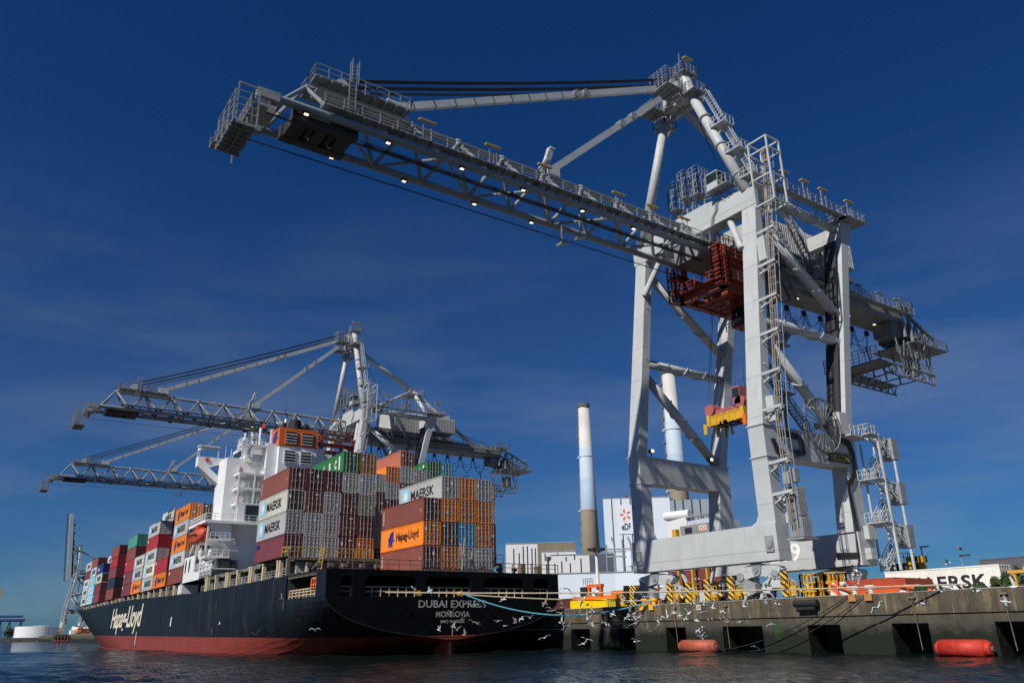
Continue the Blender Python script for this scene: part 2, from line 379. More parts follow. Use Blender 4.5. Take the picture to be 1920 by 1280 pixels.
YARD = mat('yard_asphalt', (0.17, 0.165, 0.155), 0.85, 0.2, 0.3)
m1 = MB(); k = [q2w(-900, 1.19, 4.94), q2w(140, 1.19, 4.94), q2w(140, 2500, 4.94), q2w(-900, 2500, 4.94)]
m1.v += [tuple(p) for p in k]; m1.f.append((0, 1, 2, 3)); tag(m1.build('ground', YARD), kind='structure')
m1 = MB(); m1.v += [(-5200, -40, 4), (-870, 86, 4), (-870, 2600, 4), (-5200, 2600, 4), (-860, 84, -1), (-5200, -60, -1)]
m1.f += [(0, 1, 2, 3), (5, 4, 1, 0)]; tag(m1.build('far_bank', mat('far_bank_soil', (0.045, 0.045, 0.035), 0.9, 0.4, 0.05)), kind='structure')
m1 = MB(); m1.v += [(-5200, -900, 3.6), (-905, -420, 3.6), (-905, 99, 3.6), (-5200, 400, 3.6), (-898, -420, -1), (-898, 99, -1)]
m1.f += [(0, 1, 2, 3), (1, 4, 5, 2)]; tag(m1.build('opposite_shore', mat('shore_stone', (0.04, 0.042, 0.036), 0.9, 0.4, 0.3)), kind='structure')
# ---- crane rails
for nm, y in (('waterside', 2.3), ('landside', 17.0)):
    m1 = MB(); qbox(m1, -300, 60, y, y + 0.12, 4.95, 5.06); tag(m1.build('crane_rail', RUSTY), ('rusty steel crane rail along the quay edge' if y < 5 else 'rusty steel crane rail under the inland crane legs'), 'rail')

# ---------------------------------------------------------------- power station
CLAD = mat('blue_white_cladding', (0.62, 0.68, 0.75), 0.5, 0.05, 0.05)
CLADW = mat('white_cladding', (0.66, 0.66, 0.66), 0.5, 0.05, 0.05)
DSTR = mat('dark_slot', (0.03, 0.035, 0.045), 0.6)
def chim_mat():
    m = bpy.data.materials.new('banded_concrete'); m.use_nodes = True; t = m.node_tree; b = t.nodes['Principled BSDF']; b.inputs['Roughness'].default_value = 0.8
    co = t.nodes.new('ShaderNodeTexCoord'); sp = t.nodes.new('ShaderNodeSeparateXYZ'); t.links.new(co.outputs['Object'], sp.inputs[0])
    mr = t.nodes.new('ShaderNodeMapRange'); mr.inputs['From Max'].default_value = 240; t.links.new(sp.outputs['Z'], mr.inputs[0])
    r = t.nodes.new('ShaderNodeValToRGB'); r.color_ramp.interpolation = 'CONSTANT'; e = r.color_ramp.elements
    e[0].position = 0; e[0].color = (0.28, 0.23, 0.17, 1); e[1].position = 0.498; e[1].color = (0.36, 0.46, 0.57, 1)
    for p, c in ((0.64, (0.44, 0.52, 0.60, 1)), (0.775, (0.52, 0.56, 0.60, 1)), (0.80, (0.56, 0.54, 0.51, 1))):
        q = e.new(p); q.color = c
    no = t.nodes.new('ShaderNodeTexNoise'); no.inputs['Scale'].default_value = 0.06; no.inputs['Detail'].default_value = 6
    t.links.new(co.outputs['Object'], no.inputs['Vector'])
    m2 = t.nodes.new('ShaderNodeMapRange'); m2.inputs['From Min'].default_value = .3; m2.inputs['From Max'].default_value = .7; m2.inputs['To Min'].default_value = .9; m2.inputs['To Max'].default_value = 1.1
    t.links.new(no.outputs[0], m2.inputs[0])
    mx = t.nodes.new('ShaderNodeMix'); mx.data_type = 'RGBA'; mx.blend_type = 'MULTIPLY'; mx.inputs[0].default_value = 1
    t.links.new(mr.outputs[0], r.inputs[0]); t.links.new(r.outputs[0], mx.inputs['A']); t.links.new(m2.outputs[0], mx.inputs['B'])
    t.links.new(mx.outputs['Result'], b.inputs['Base Color']); return m
CHM = chim_mat()
def chimney(loc, h, rt, rb, label, ladder_dir):
    c = empty('chimney', loc, label, 'chimney', 'power station chimneys')
    m = MB(); p = Vector(loc); m.tube(p, p + Vector((0, 0, h)), rb, 40, rt)
    s = m.build('shaft', CHM, c, smooth=False)
    for q in s.data.polygons: q.use_smooth = len(q.vertices) == 4
    m = MB(); m.tube(p + Vector((0, 0, h - 1.5)), p + Vector((0, 0, h + 2)), rt + 1.1, 40); m.build('rim', mat('soot_concrete', (0.12, 0.11, 0.10), 0.8), c)
    d = Vector((math.cos(ladder_dir), math.sin(ladder_dir), 0)); t = Vector((-d.y, d.x, 0))
    m = MB()
    m.bar(p + d * (rb + .4), p + d * (rt + .4) + Vector((0, 0, h)), 2.2, 0.5); m.build('ladder', mat('chimney_ladder', (0.20, 0.18, 0.16), 0.7), c)
    for i in range(1, 20):
        z = i * h / 20; r = rb + (rt - rb) * z / h; q = p + Vector((0, 0, z))
        if i % 5 == 0:
            m = MB(); m.tube(q, q + Vector((0, 0, 0.8)), r + 0.5, 28); m.box(q.x + d.x*(r+1) - 1.6, q.x + d.x*(r+1) + 1.6, q.y + d.y*(r+1) - 1.6, q.y + d.y*(r+1) + 1.6, q.z, q.z + 2)
            m.build('ring_platform', mat('chimney_steel', (0.4, 0.42, 0.44), 0.6), c)
        else:
            m = MB(); e = q + d * (r + 1.1); m.box(e.x - 1.4, e.x + 1.4, e.y - 1.4, e.y + 1.4, e.z, e.z + 1.8); m.build('rest_platform', mat('chimney_dark', (0.13, 0.12, 0.11), 0.7), c)
chimney((-667.7, 566.4, 4), 237, 6.0, 11.8, 'tall banded power station chimney standing clear between ship and big crane', R(205))
chimney((-525.6, 558.6, 4), 237, 6.0, 11.8, 'tall banded power station chimney seen through the big crane legs', R(215))
def prism(name, pts, z0, z1, m, parent):
    b = MB().poly([(x, y, z0) for x, y in pts], (0, 0, z1 - z0)); return b.build(name, m, parent)
def slots(parent, a, b, zs, ts, wd, mt, off, name='slot', depth=0.25):
    """vertical dark slots on the wall running from a to b (plan points)"""
    a = Vector((*a, 0)); b = Vector((*b, 0)); d = (b - a); ln = d.length; d.normalize(); nrm = Vector((d.y, -d.x, 0)) * off
    for t, (z0, z1) in zip(ts, zs):
        c = a + d * ln * t; m = MB(); p = [c - d*wd/2, c + d*wd/2, c + d*wd/2 + nrm*depth, c - d*wd/2 + nrm*depth]
        m.poly([(q.x, q.y, z0) for q in p], (0, 0, z1 - z0)); m.build(name, mt, parent)
# boiler house with the banner: front face from A to Bc, return face from Bc to Cc
A, Bc, Cc, Dc = (-360.3, 317.1), (-343.5, 336.0), (-325.9, 352.4), (-345, 372)
def edf():
    p = empty('boiler_house', (-345, 345, 4.9), 'tall blue white ribbed power station hall carrying the banner', 'building')
    Ae = (-360.3, 317.1); Be = (-334.0, 346.5); ext = (-318.5, 363.5)
    prism('wall', [Ae, Be, (-352, 376), (-392, 346)], 4.9, 75.0, CLAD, p)
    slots(p, Ae, Be, [(30, 75.02)] * 5, [0.13, 0.27, 0.41, 0.55, 0.70], 0.62, DSTR, 1, 'rib_gap', 0.12)
    prism('annex_wall', [(-333.9, 346.6), ext, (-330, 376), (-344, 366)], 4.9, 73.0, mat('shade_cladding', (0.27, 0.31, 0.36), 0.5, 0.05, 0.05), p)  # annex cladding painted darker to stand for a face in shade
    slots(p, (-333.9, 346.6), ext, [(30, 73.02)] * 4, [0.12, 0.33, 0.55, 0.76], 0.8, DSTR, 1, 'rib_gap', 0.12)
    prism('roof_edge', [(-360.6, 316.9), (-333.7, 346.4), (-334.2, 346.8), (-361, 317.3)], 75.0, 75.5, CRD, p)
    v = MB(); v.tube((-352, 328, 75), (-352, 328, 77), 0.9, 10); v.build('roof_vent', mat('vent_brown', (0.18, 0.08, 0.05), 0.7), p)
    # banner on the front face
    a = Vector((*Ae, 0)); d = (Vector((*Be, 0)) - a).normalized(); nrm = Vector((d.y, -d.x, 0))
    o = a + d * 8.6 + nrm * 0.25
    bn = MB(); bn.poly([tuple(o + d*s + Vector((0, 0, z))) for s, z in ((0, 54.3), (8.4, 54.3), (8.4, 71.2), (0, 71.2))], tuple(nrm * 0.12))
    ban = bn.build('banner', flat('banner_white', (0.68, 0.70, 0.74)), p)
    lt = MB(); text_into(lt, 'eDF', o + d*1.6 + nrm*0.2 + Vector((0, 0, 56.4)), d, (0, 0, 1), 5.4, 4.0, bold=0.03)
    lt.build('lettering', flat('banner_navy', (0.02, 0.045, 0.16)), ban)
    fl = MB(); c = o + d*4.2 + nrm*0.2 + Vector((0, 0, 65.4))
    for i in range(5):
        th = R(90 + 72*i + 10); pts = []
        for r_, da in ((1.0, 0.0), (2.0, 0.42), (3.2, 0.25), (3.5, -0.1), (2.4, -0.12), (1.5, -0.3)):
            q = c + d * (math.cos(th + da) * r_) + Vector((0, 0, math.sin(th + da) * r_)); pts.append(tuple(q))
        fl.poly(pts, tuple(nrm * 0.03))
    fl.build('flame_emblem', flat('banner_orange', (0.62, 0.13, 0.05)), ban)
edf()
def block(label, pts, z1, mt, mt2, slotspec, wd=0.55):
    p = empty('plant_building', (*pts[0], 4.9), label, 'building', 'low power station buildings')
    prism('wall', pts[:2] + [pts[2], pts[3]], 4.9, z1, mt, p)
    if mt2:  # return face panel in a second cladding
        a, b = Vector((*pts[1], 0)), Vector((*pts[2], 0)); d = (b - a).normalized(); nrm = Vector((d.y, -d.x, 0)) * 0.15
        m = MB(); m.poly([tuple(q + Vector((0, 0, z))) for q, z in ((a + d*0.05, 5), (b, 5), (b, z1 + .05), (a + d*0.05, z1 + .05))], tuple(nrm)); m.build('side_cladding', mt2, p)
    slots(p, pts[0], pts[1], [s[1] for s in slotspec], [s[0] for s in slotspec], wd, DSTR, 1, 'window_slot', 0.12)
    m = MB(); q = [Vector((*x, z1)) for x in pts]
    for a, b in zip(q, q[1:] + q[:1]): m.bar(a + Vector((0, 0, .1)), b + Vector((0, 0, .1)), 0.5, 0.35)
    m.build('parapet', CRD, p)
    return p
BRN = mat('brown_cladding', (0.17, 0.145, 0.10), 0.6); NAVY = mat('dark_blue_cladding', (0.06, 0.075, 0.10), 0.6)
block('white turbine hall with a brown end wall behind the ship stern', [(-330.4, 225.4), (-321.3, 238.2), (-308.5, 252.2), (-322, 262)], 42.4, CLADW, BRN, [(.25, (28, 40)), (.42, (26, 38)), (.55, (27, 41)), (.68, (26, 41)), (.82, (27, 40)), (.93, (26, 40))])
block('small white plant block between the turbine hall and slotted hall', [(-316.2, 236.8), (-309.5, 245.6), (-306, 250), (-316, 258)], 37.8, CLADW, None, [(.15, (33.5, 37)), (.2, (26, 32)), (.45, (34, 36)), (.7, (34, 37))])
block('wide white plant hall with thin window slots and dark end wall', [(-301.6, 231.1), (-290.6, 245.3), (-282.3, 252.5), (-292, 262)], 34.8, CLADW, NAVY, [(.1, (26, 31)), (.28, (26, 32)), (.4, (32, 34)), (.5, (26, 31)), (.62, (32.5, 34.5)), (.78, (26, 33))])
block('long low pale shed behind the quay containers', [(-262.5, 200.2), (-246.0, 220.6), (-234.5, 231.2), (-250, 246)], 23.3, CLAD, None, [])
g = empty('transformer_rack', (-246, 246, 5), 'grey pipe rack with insulators in front of the tall ribbed hall', 'machinery')
m = MB()
for i in range(7):
    x, y = -262 + i * 2.3, 231 + i * 2.6
    m.bar((x, y, 5), (x, y, 36 + (i % 3)), 0.5); m.bar((x - 1, y - 1, 33), (x + 1.5, y + 2, 33), 0.5)
    if i % 2: m.tube((x, y, 36), (x - 1, y - .5, 39), 0.5)
m.bar((-262, 231, 31), (-248, 246.6, 31), 0.6); m.bar((-262, 231, 34), (-248, 246.6, 34), 0.6); m.build('pipe_frame', CRD, g)
m = MB().box(-257, -253.5, 237, 240, 27, 33); m.build('control_box', CLAD, g)
# light mast beside the yellow spreader
g = empty('light_mast', (-128.9, 110.8, 4.9), 'white yard light mast with a red painted foot', 'light mast')
MB().tube((-128.9, 110.8, 4.9), (-128.9, 110.8, 9.3), 0.42, 12).build('painted_foot', flat('mast_red', (0.5, 0.12, 0.09)), g)
MB().tube((-128.9, 110.8, 9.3), (-128.9, 110.8, 17.6), 0.38, 12, 0.28).build('pole', WHT, g)
m = MB().tube((-128.9, 110.8, 17.6), (-128.9, 110.8, 17.9), 1.3, 14)
for i in range(6): a = i * math.pi / 3; m.box(-128.9 + math.cos(a)*1.5 - .3, -128.9 + math.cos(a)*1.5 + .3, 110.8 + math.sin(a)*1.5 - .3, 110.8 + math.sin(a)*1.5 + .3, 17.7, 18.2)
m.build('lamp_ring', CRK, g)
# ---------------------------------------------------------------- ship to shore cranes (absolute coordinates of the near crane)
CX, HING = -62.9, (-62.9, 72.0, 48.0)
XA0, XA1, XC0, XC1 = -73.5, -71.5, -54.34, -52.28
def lerp(a, b, t): return a + (b - a) * t
def leg_w(mb, x0, x1):
    mb.box(x0, x1, 69.4, 71.05, 12.4, 19.55).box(x0, x1, 69.4, 70.85, 22.85, 22.86)
    mb.frus(22.86, (x0, x1, 69.42, 70.8), 51.1, (x0, x1, 73.5, 74.75))
def make_crane():
    root = empty('container_crane', (CX, 70, 5), 'huge pale grey quay crane towering over the ship stern and quay', 'crane', 'ship to shore cranes on the quay')
    P = lambda nm, mb, m=CR, par=root, **k: mb.build(nm, m, par, **k)
    for x0, x1 in ((XA0, XA1), (XC0, XC1)):
        m = MB(); leg_w(m, x0, x1)
        m.box(x0 - .12, x1 + .12, 69.28, 71.2, 22.86, 23.0).box(x0 - .12, x1 + .12, 69.28, 71.2, 19.4, 19.54).box(x0, x1, 69.4, 71.05, 19.55, 22.85)
        for z in (30, 36.5, 44): m.tube((x1, lerp(69.42, 73.5, (z-22.9)/28.2) + .5, z), (x1 + .28, lerp(69.42, 73.5, (z-22.9)/28.2) + .5, z), 0.07, 6)
        P('leg', m)
        # landside leg: kneed, upper part leaning inland
        m = MB(); m.frus(12.2, (x0, x1, 83.0, 85.9), 19.55, (x0, x1, 83.9, 86.1)).box(x0, x1, 83.9, 86.1, 19.55, 22.85)
        m.box(x0 - .12, x1 + .12, 83.7, 86.3, 22.86, 23.0).frus(23.0, (x0, x1, 84.6, 85.85), 51.4, (x0, x1, 91.35, 92.85)).frus(51.4, (x0 - .08, x1 + .08, 91.2, 93.3), 54.2, (x0 - .08, x1 + .08, 91.9, 94.0))
        P('leg', m)
        m = MB(); m.box(x0 + .02, x1 - .0, 71.05, 83.9, 19.55, 22.85).box(x0 + .0, x1 + .06, 71.2, 83.7, 22.85, 22.93)
        pb = P('portal_beam', m)
        if x0 < -60:
            for y in (71.9, 83.0):
                f = MB().tube((x1 - .3, y, 22.9), (x1 - .3, y, 23.6), 0.06, 6).box(x1 - .6, x1 - .05, y - .25, y + .25, 23.6, 24.0); ff = f.build('floodlight', CRK, pb)
                MB().box(x1 - .05, x1 + .0, y - .22, y + .22, 23.63, 23.97).build('lit_lens', LAMP, pb)
        # side frame tubes with spiral strakes
        xc = (x0 + x1) / 2
        for a, b, r, fn in (((xc, 74.9, 49.6), (xc, 88.9, 39.8), 0.62, True), ((xc, 71.6, 36.1), (xc, 88.2, 36.1), 0.6, True), ((xc, 72.6, 34.2), (xc, 84.6, 23.6), 0.62, True), ((xc, 74.6, 53.6), (xc, 92.2, 53.3), 0.6, True)):
            m = MB().tube(a, b, r, 14)
            q = P('brace_tube', m, smooth=True)
            MB().fin(a, b, r, 0.17, 2.2, 0.4, .30, .80).fin(a, b, r, 0.17, 2.2, 0.42, .30, .80).build('strake', CR, q)
    m = MB().box(-73.75, -52.25, 69.25, 71.25, 8.75, 12.4)
    for x, s in ((XA1, 1), (XC0, -1)): m.poly([(x, 69.42, 12.38), (x + s*1.1, 69.42, 12.38), (x + s*.35, 69.42, 12.75), (x, 69.42, 13.5)], (0, 1.6, 0))
    wb = P('sill_beam', m)
    m = MB().box(-73.75, -51.9, 83.2, 86.1, 8.6, 12.2); lb = P('sill_beam', m)
    t = MB(); text_into(t, '209', (-64.2, 83.17, 9.6), (1, 0, 0), (0, 0, 1), 4.5, 2.1, bold=0.02); t.build('number_lettering', flat('stencil_white', (0.85, 0.83, 0.76)), lb)
    m = MB()
    for x in (-53.2, -72.6): m.tube((x, 69.2, 10.4), (x, 69.0, 10.4), 0.42, 16).box(x - .5, x + .5, 69.1, 69.24, 9.6, 11.2)
    m.build('pin_plate', CRD, wb)
    # waterside head beam over the boom
    m = MB().poly([(-73.75, 73.45, 51.15), (-73.75, 73.45, 53.4), (-66.2, 73.45, 54.75), (-60.0, 73.45, 54.75), (-52.25, 73.45, 53.5), (-52.25, 73.45, 51.15), (-55.0, 73.45, 51.15), (-60.4, 73.45, 51.15), (-66, 73.45, 51.15)], (0, 1.9, 0))
    for x, s in ((XC0, -1), (XA1, 1)): m.tube((x + s*2.6, 74.3, 51.2), (x + s*0.1, 72.6, 45.6), 0.42, 10)
    hb = P('head_beam', m)
    m = MB(); m.rail([(-73, 73.6, 54.0), (-66.2, 73.6, 54.8), (-60, 73.6, 54.8), (-54.5, 73.6, 53.9)], 1.1, 1.5); m.build('railing', CRD, hb)
    m = MB()
    for k in range(4): m.path([(-57.6 - k*.13, 73.35, 54.4), (-57.9 - k*.13, 73.35, 52.9), (-58.5 - k*.13, 73.35, 52.3), (-58.9 - k*.13, 73.35, 51.0)], 0.05, 5)
    m.build('cable_run', CRD, hb)
    P('head_beam', MB().box(-73.4, -52.4, 91.6, 93.2, 51.6, 53.6), label='inland head beam carrying the machinery house')
    # cab beside the mast foot and the lattice maintenance platforms
    cb = P('checker_cab', MB().box(-58.3, -56.4, 72.2, 73.8, 55.3, 56.3).box(-58.3, -56.4, 72.2, 73.8, 57.6, 57.75))
    MB().box(-58.25, -56.45, 72.25, 73.75, 56.3, 57.6).build('window', GLASS, cb)
    m = MB()
    for x in (-58.3, -56.4):
        for y in (72.2, 73.8): m.bar((x, y, 56.2), (x, y, 57.7), .1)
    m.rail([(-56.3, 72.0, 55.3), (-54.9, 72.0, 55.3), (-54.9, 73.6, 55.3)], 1.1, .7).box(-58.4, -54.9, 72.0, 73.8, 55.15, 55.28).bar((-57.5, 73, 55.2), (-56.5, 73.5, 53.4), .14).bar((-55.5, 73, 55.2), (-56, 73.5, 53.6), .14); m.build('cab_frame', CRD, cb)
    for x0, x1, z0 in ((-65.2, -63.9, 55.8), (-63.2, -61.9, 56.6), (-61.2, -59.8, 56.2)):
        m = MB().box(x0, x1, 72.4, 74.6, z0, z0 + .1).rail([(x0, 72.4, z0), (x1, 72.4, z0), (x1, 74.6, z0), (x0, 74.6, z0)], 2.9, .8, .09, (.33, .66), True)
        m.bar((x0 + .2, 73.6, 54.6), (x0 + .2, 73.6, z0), .16).bar((x1 - .2, 73.6, 54.6), (x1 - .2, 73.6, z0), .16).bar((x0, 72.4, z0), (x1, 72.4, z0 + 2.9), .1).rail([(x0, 72.4, z0 + 2.9), (x1, 72.4, z0 + 2.9), (x1, 74.6, z0 + 2.9)], 1.2, .6, .07)
        P('service_platform', m, CRD)
    # mast
    for s in (1, -1):
        a = (CX + s*9.4, 73.95, 53.6); b = (CX + s*2.55, 74.0, 72.2)
        ml = P('mast_leg', MB().tube(a, b, 0.72, 16, 0.62), smooth=True)
        if s > 0:
            m = MB()
            for t0, t1 in ((0.08, .30), (.33, .58), (.60, .97)):
                o = Vector((1.15, 0.5, 0.5)); p = Vector(a).lerp(Vector(b), t0) + o; q = Vector(a).lerp(Vector(b), t1) + o
                m.ladder(p, q, (0, .6, 0), .5)
                m.ladder(p + Vector((.7, 0, .3)), q + Vector((.7, 0, .3)), (0, .6, 0), .8)
                for k in range(12):
                    c = p.lerp(q, k / 11); m.bar(c, c + Vector((.7, 0, .3)), .06); m.bar(c + Vector((0, .6, 0)), c + Vector((.7, .6, .3)), .06)
                m.box(p.x - .9, p.x + 1.3, 73.2, 75.4, p.z - .3, p.z - .15).rail([(p.x - .9, 73.2, p.z - .15), (p.x + 1.3, 73.2, p.z - .15), (p.x + 1.3, 75.4, p.z - .15)], 1.15, .7)
                m.bar((p.x + .8, 74, p.z - .2), (p.x - .6, 74, p.z - 1.8), .1)
            m.build('caged_ladder', CR, ml)
            m = MB()
            for t in (.15, .45, .75):
                c = Vector(a).lerp(Vector(b), t); d = (Vector(b) - Vector(a)).normalized() * .12; m.tube(c - d, c + d, .85, 14)
            m.build('collar', CRD, ml)
    m = MB().box(-66.3, -59.6, 73.2, 73.9, 72.0, 73.0).box(-66.2, -59.7, 75.0, 75.7, 71.8, 72.6)
    m.box(-64.6, -63.2, 72.6, 75.4, 72.2, 74.4).box(-62.6, -61.4, 72.4, 75.6, 72.2, 75.0)
    m.tube((-60.4, 74, 72.2), (-61.4, 73.9, 76.4), 0.78, 14).tube((-64.8, 74, 72.2), (-64.3, 73.9, 74.6), 0.6, 14)
    for x in (-63.6, -62.9, -62.2): m.tube((x - .12, 72.6, 75.2), (x + .12, 72.6, 75.2), 0.75, 14)
    mh = P('mast_head', m)
    m = MB()
    for x0, x1, y0, y1, z in ((-67.4, -64.6, 70.6, 73.1, 72.0), (-63.6, -60.4, 69.2, 72.3, 72.9), (-61.0, -58.6, 72.4, 74.9, 72.3), (-62.4, -60.2, 72.6, 75.6, 76.5), (-67.6, -65.3, 73.4, 75.8, 70.6)):
        m.box(x0, x1, y0, y1, z - .14, z).rail([(x0, y0, z), (x1, y0, z), (x1, y1, z), (x0, y1, z)], 1.25, .75, .075, (.33, .66), True)
        for i in range(1, 4): m.bar((x0, lerp(y0, y1, i/4), z - .22), (x1, lerp(y0, y1, i/4), z - .22), .12)
    m.rail([(-63.6, 69.2, 74.3), (-60.4, 69.2, 74.3), (-60.4, 72.3, 74.3)], 1.25, .75, .075, (.33, .66)).bar((-61.4, 73.2, 77.7), (-61.2, 73.2, 80), .08)
    m.bar((-66, 72, 71.8), (-65.4, 74, 69), .16).bar((-63, 74, 71.8), (-65.5, 74.0, 68.6), .12)
    m.build('platform', CRD, mh)
    MB().box(-60.6, -60.0, 73.0, 74.6, 78.5, 78.65).build('lamp_strip', STRIP, mh)
    # back stays and the rear frame
    jb = (CX, 92.2, 63.2)
    for a, b, r in (((CX - .2, 74.6, 72.6), jb, 0.6), (jb, (CX, 113.2, 49.4), 0.5), (jb, (-55.0, 75.6, 53.6), 0.5), (jb, (-70.8, 75.6, 53.6), 0.5), (jb, (-54, 92.4, 54), .5), (jb, (-71.8, 92.4, 54), .5)):
        q = P('back_stay', MB().tube(a, b, r, 12), smooth=True)
    m = MB().box(-65, -60.8, 90.8, 94.6, 61.9, 62.05).rail([(-65, 90.8, 62.05), (-60.8, 90.8, 62.05), (-60.8, 94.6, 62.05), (-65, 94.6, 62.05)], 1.6, .9, .08, (.33, .66), True)
    P('stay_platform', m, CRD)
    # machinery house
    m = MB().box(-68.6, -57.6, 84.6, 95.6, 50.4, 54.6).poly([(-68.6, 84.6, 54.6), (-68.6, 84.6, 56.4), (-60.6, 84.6, 56.4), (-57.6, 84.6, 54.6)], (0, 11, 0))
    m.box(-68.6, -57.6, 95.6, 102.6, 51.6, 55.5).box(-64, -59, 99, 101.6, 55.5, 56.8)
    for i in range(14): y = 95.9 + i * .48; m.box(-57.6, -57.45, y, y + .2, 51.7, 55.4)
    for i in range(22): y = 84.8 + i * .48; m.box(-57.6, -57.5, y, y + .16, 50.5, 54.5)
    hs = P('machinery_house', m, mat('house_cladding', (0.42, 0.42, 0.415), 0.55, 0.05))
    m = MB().box(-68.4, -57.8, 84.8, 102.4, 49.6, 50.3)
    for y in (86, 92, 98): m.box(-66, -60, y, y + .8, 48.9, 49.6).bar((-60.5, y, 48.8), (-58.2, y + .6, 49.7), .3)
    m.build('underframe', REAR, hs)
    m = MB().box(-66.5, -59.5, 80.0, 84.5, 50.3, 51.2).box(-65.5, -61, 86, 95, 48.95, 50.0).tube((-64.5, 87, 49.8), (-64.5, 93, 49.8), .8, 14).tube((-61.4, 87, 49.8), (-61.4, 93, 49.8), .8, 14)
    for y in (80.5, 83.5, 88, 92): m.bar((-66.4, y, 50.2), (-57.8, y, 50.2), .3)
    P('winch_deck', m, REAR)
    # top walkway along the near side with lamp posts, and end platform
    m = MB().box(-52.2, -51.2, 74.6, 92.0, 54.3, 54.42).rail([(-51.2, 74.6, 54.42), (-51.2, 92, 54.42)], 1.1, 1.2, .08).rail([(-52.2, 76, 54.42), (-52.2, 92, 54.42)], 1.1, 1.6, .07)
    m.box(-53.8, -50.9, 91.2, 96.0, 54.3, 54.5).rail([(-53.8, 91.2, 54.5), (-50.9, 91.2, 54.5), (-50.9, 96, 54.5), (-53.8, 96, 54.5)], 1.1, .9, .08, (.5,), True)
    for y in (78, 82, 86, 90): m.bar((-51.7, y, 54.3), (-53, y, 53.5), .12); m.bar((-52.6, y, 52.8), (-52, y + .6, 54.3), .14)
    P('top_walkway', m, CRD)
    for y in (79.2, 83.4, 87.3, 93.2):
        m = MB().bar((-51.7, y, 54.4), (-51.7, y, 57.4), .1).bar((-51.7, y + .9, 54.4), (-51.7, y + .9, 57.4), .1)
        q = P('lamp_post', m, CRD); MB().box(-51.95, -51.45, y - .3, y + 1.3, 57.4, 57.52).build('lamp_strip', STRIP, q)
    # ---------------- boom (hinged part)
    m = MB(); zc, zt, g = 47.95, 52.35, 2.7
    for s in (1, -1): m.tube((CX + s*g, 15.6, zc), (CX + s*g, 74, zc), 0.39, 12)
    m.tube((CX, 20.2, zt), (CX, 77, zt), 0.34, 12)
    nb = [17.3 + 5.74 * i for i in range(11)]
    for i, y in enumerate(nb):
        for s in (1, -1):
            if i < 10: m.tube((CX + s*g, y, zc), (CX, y + 2.87, zt), 0.22, 8); m.tube((CX, y + 2.87, zt), (CX + s*g, nb[i] + 5.74, zc), 0.22, 8)
        if i > 0 and i % 1 == 0 and i < 10:
            a, b = (1, -1) if i % 2 else (-1, 1)
            m.tube((CX + a*g, y, zc), (CX + b*g, y + 5.74, zc), 0.16, 8)
    m.tube((CX - g, 17.3, zc), (CX + g, 17.3, zc), 0.18, 8).tube((CX - g, 23.0, zc), (CX + g, 23.0, zc), 0.18, 8)
    for y in nb[1:10]: m.tube((CX, y + 2.87, zt + .3), (CX, y + 2.87, zt - .3), .5, 10)
    boom = P('boom', m, BOOMM, o=HING)
    B = lambda nm, mb, mt=CRD, **k: mb.build(nm, mt, boom, o=HING, **k)
    m = MB()
    for s in (1,):
        x0, x1 = (CX + 2.4, CX + 3.45) if s > 0 else (CX - 3.45, CX - 2.4)
        m.box(x0, x1, 21.0, 73.5, 48.72, 48.82).rail([(x1 if s > 0 else x0, 21.0, 48.82), (x1 if s > 0 else x0, 73.5, 48.82)], 1.15, 1.9, .075)
        m.rail([(x0 if s > 0 else x1, 21, 48.82), (x0 if s > 0 else x1, 73.5, 48.82)], 1.15, 3.8, .06)
        for i in range(33): y = 25 + i * 1.5; m.bar((x0, y, 48.67), (x1, y, 48.67), .14); m.bar((x0 + s*.1 if s > 0 else x1 - .1, y, 48.6), (CX + s*g, y + .4, 48.1), .1)
    B('walkway', m)
    m = MB()
    for x0, x1 in ((CX + .5, CX + 2.1), (CX - 2.1, CX - .5)):
        m.box(x0, x1, 20.4, 30.6, 52.6, 52.75)
        for i in range(9): m.bar((x0, 20.9 + i * 1.15, 52.5), (x1, 20.9 + i * 1.15, 52.5), .2)
        m.rail([(x0, 20.4, 52.75), (x1, 20.4, 52.75), (x1, 30.6, 52.75), (x0, 30.6, 52.75)], 1.2, 1.3, .075, (.5,), True)
    m.ladder((CX + 2.2, 23.8, 50), (CX + 2.2, 23.8, 55.6), (0, .7, 0), .45).ladder((CX + 2.7, 23.8, 52.8), (CX + 2.7, 23.8, 55.6), (0, .7, 0), .7)
    B('stay_platform', m)
    m = MB().box(CX - .9, CX + .9, 21, 31, 52.0, 52.5)
    for x in (-.5, .1, .6): m.tube((CX + x, 23.6, 53.6), (CX + x + .2, 23.6, 53.6), 0.7, 14)
    B('stay_bracket', MB().box(CX - .45, CX + .45, 49.4, 51.2, 52.6, 53.7), CR)
    m.box(CX - .6, CX + .6, 28.6, 30.8, 52.4, 54.3); B('stay_bracket', m, CR)
    m = MB()
    for a, b in ((-2.2, -1.2), (1.2, 2.2)): m.box(CX + a, CX + b, 18.6, 25.0, 47.0, 48.4)
    for a, b in ((18.8, 20.2), (21.2, 22.2), (23.4, 24.8)): m.box(CX - 1.3, CX + 1.3, a, b, 47.05, 48.2)
    for y in (20.7, 22.8): m.tube((CX - .8, y, 47.6), (CX + .8, y, 47.6), .45, 12)
    B('parked_sheave_frame', m, CRK)
    xa, xb = CX - .9, CX + 4.2
    m = MB().box(xa, xb, 12.9, 14.9, 43.3, 43.42)
    for x in (xa, CX + .8, CX + 2.5, xb): m.bar((x, 12.9, 43.1), (x, 12.9, 46.4), .11); m.bar((x, 14.9, 43.1), (x, 14.9, 46.9), .11)
    for z in (44.3, 45.0, 45.7, 46.4): m.bar((xa, 12.9, z), (xb, 12.9, z), .075); m.bar((xb, 12.9, z), (xb, 14.9, z), .075)
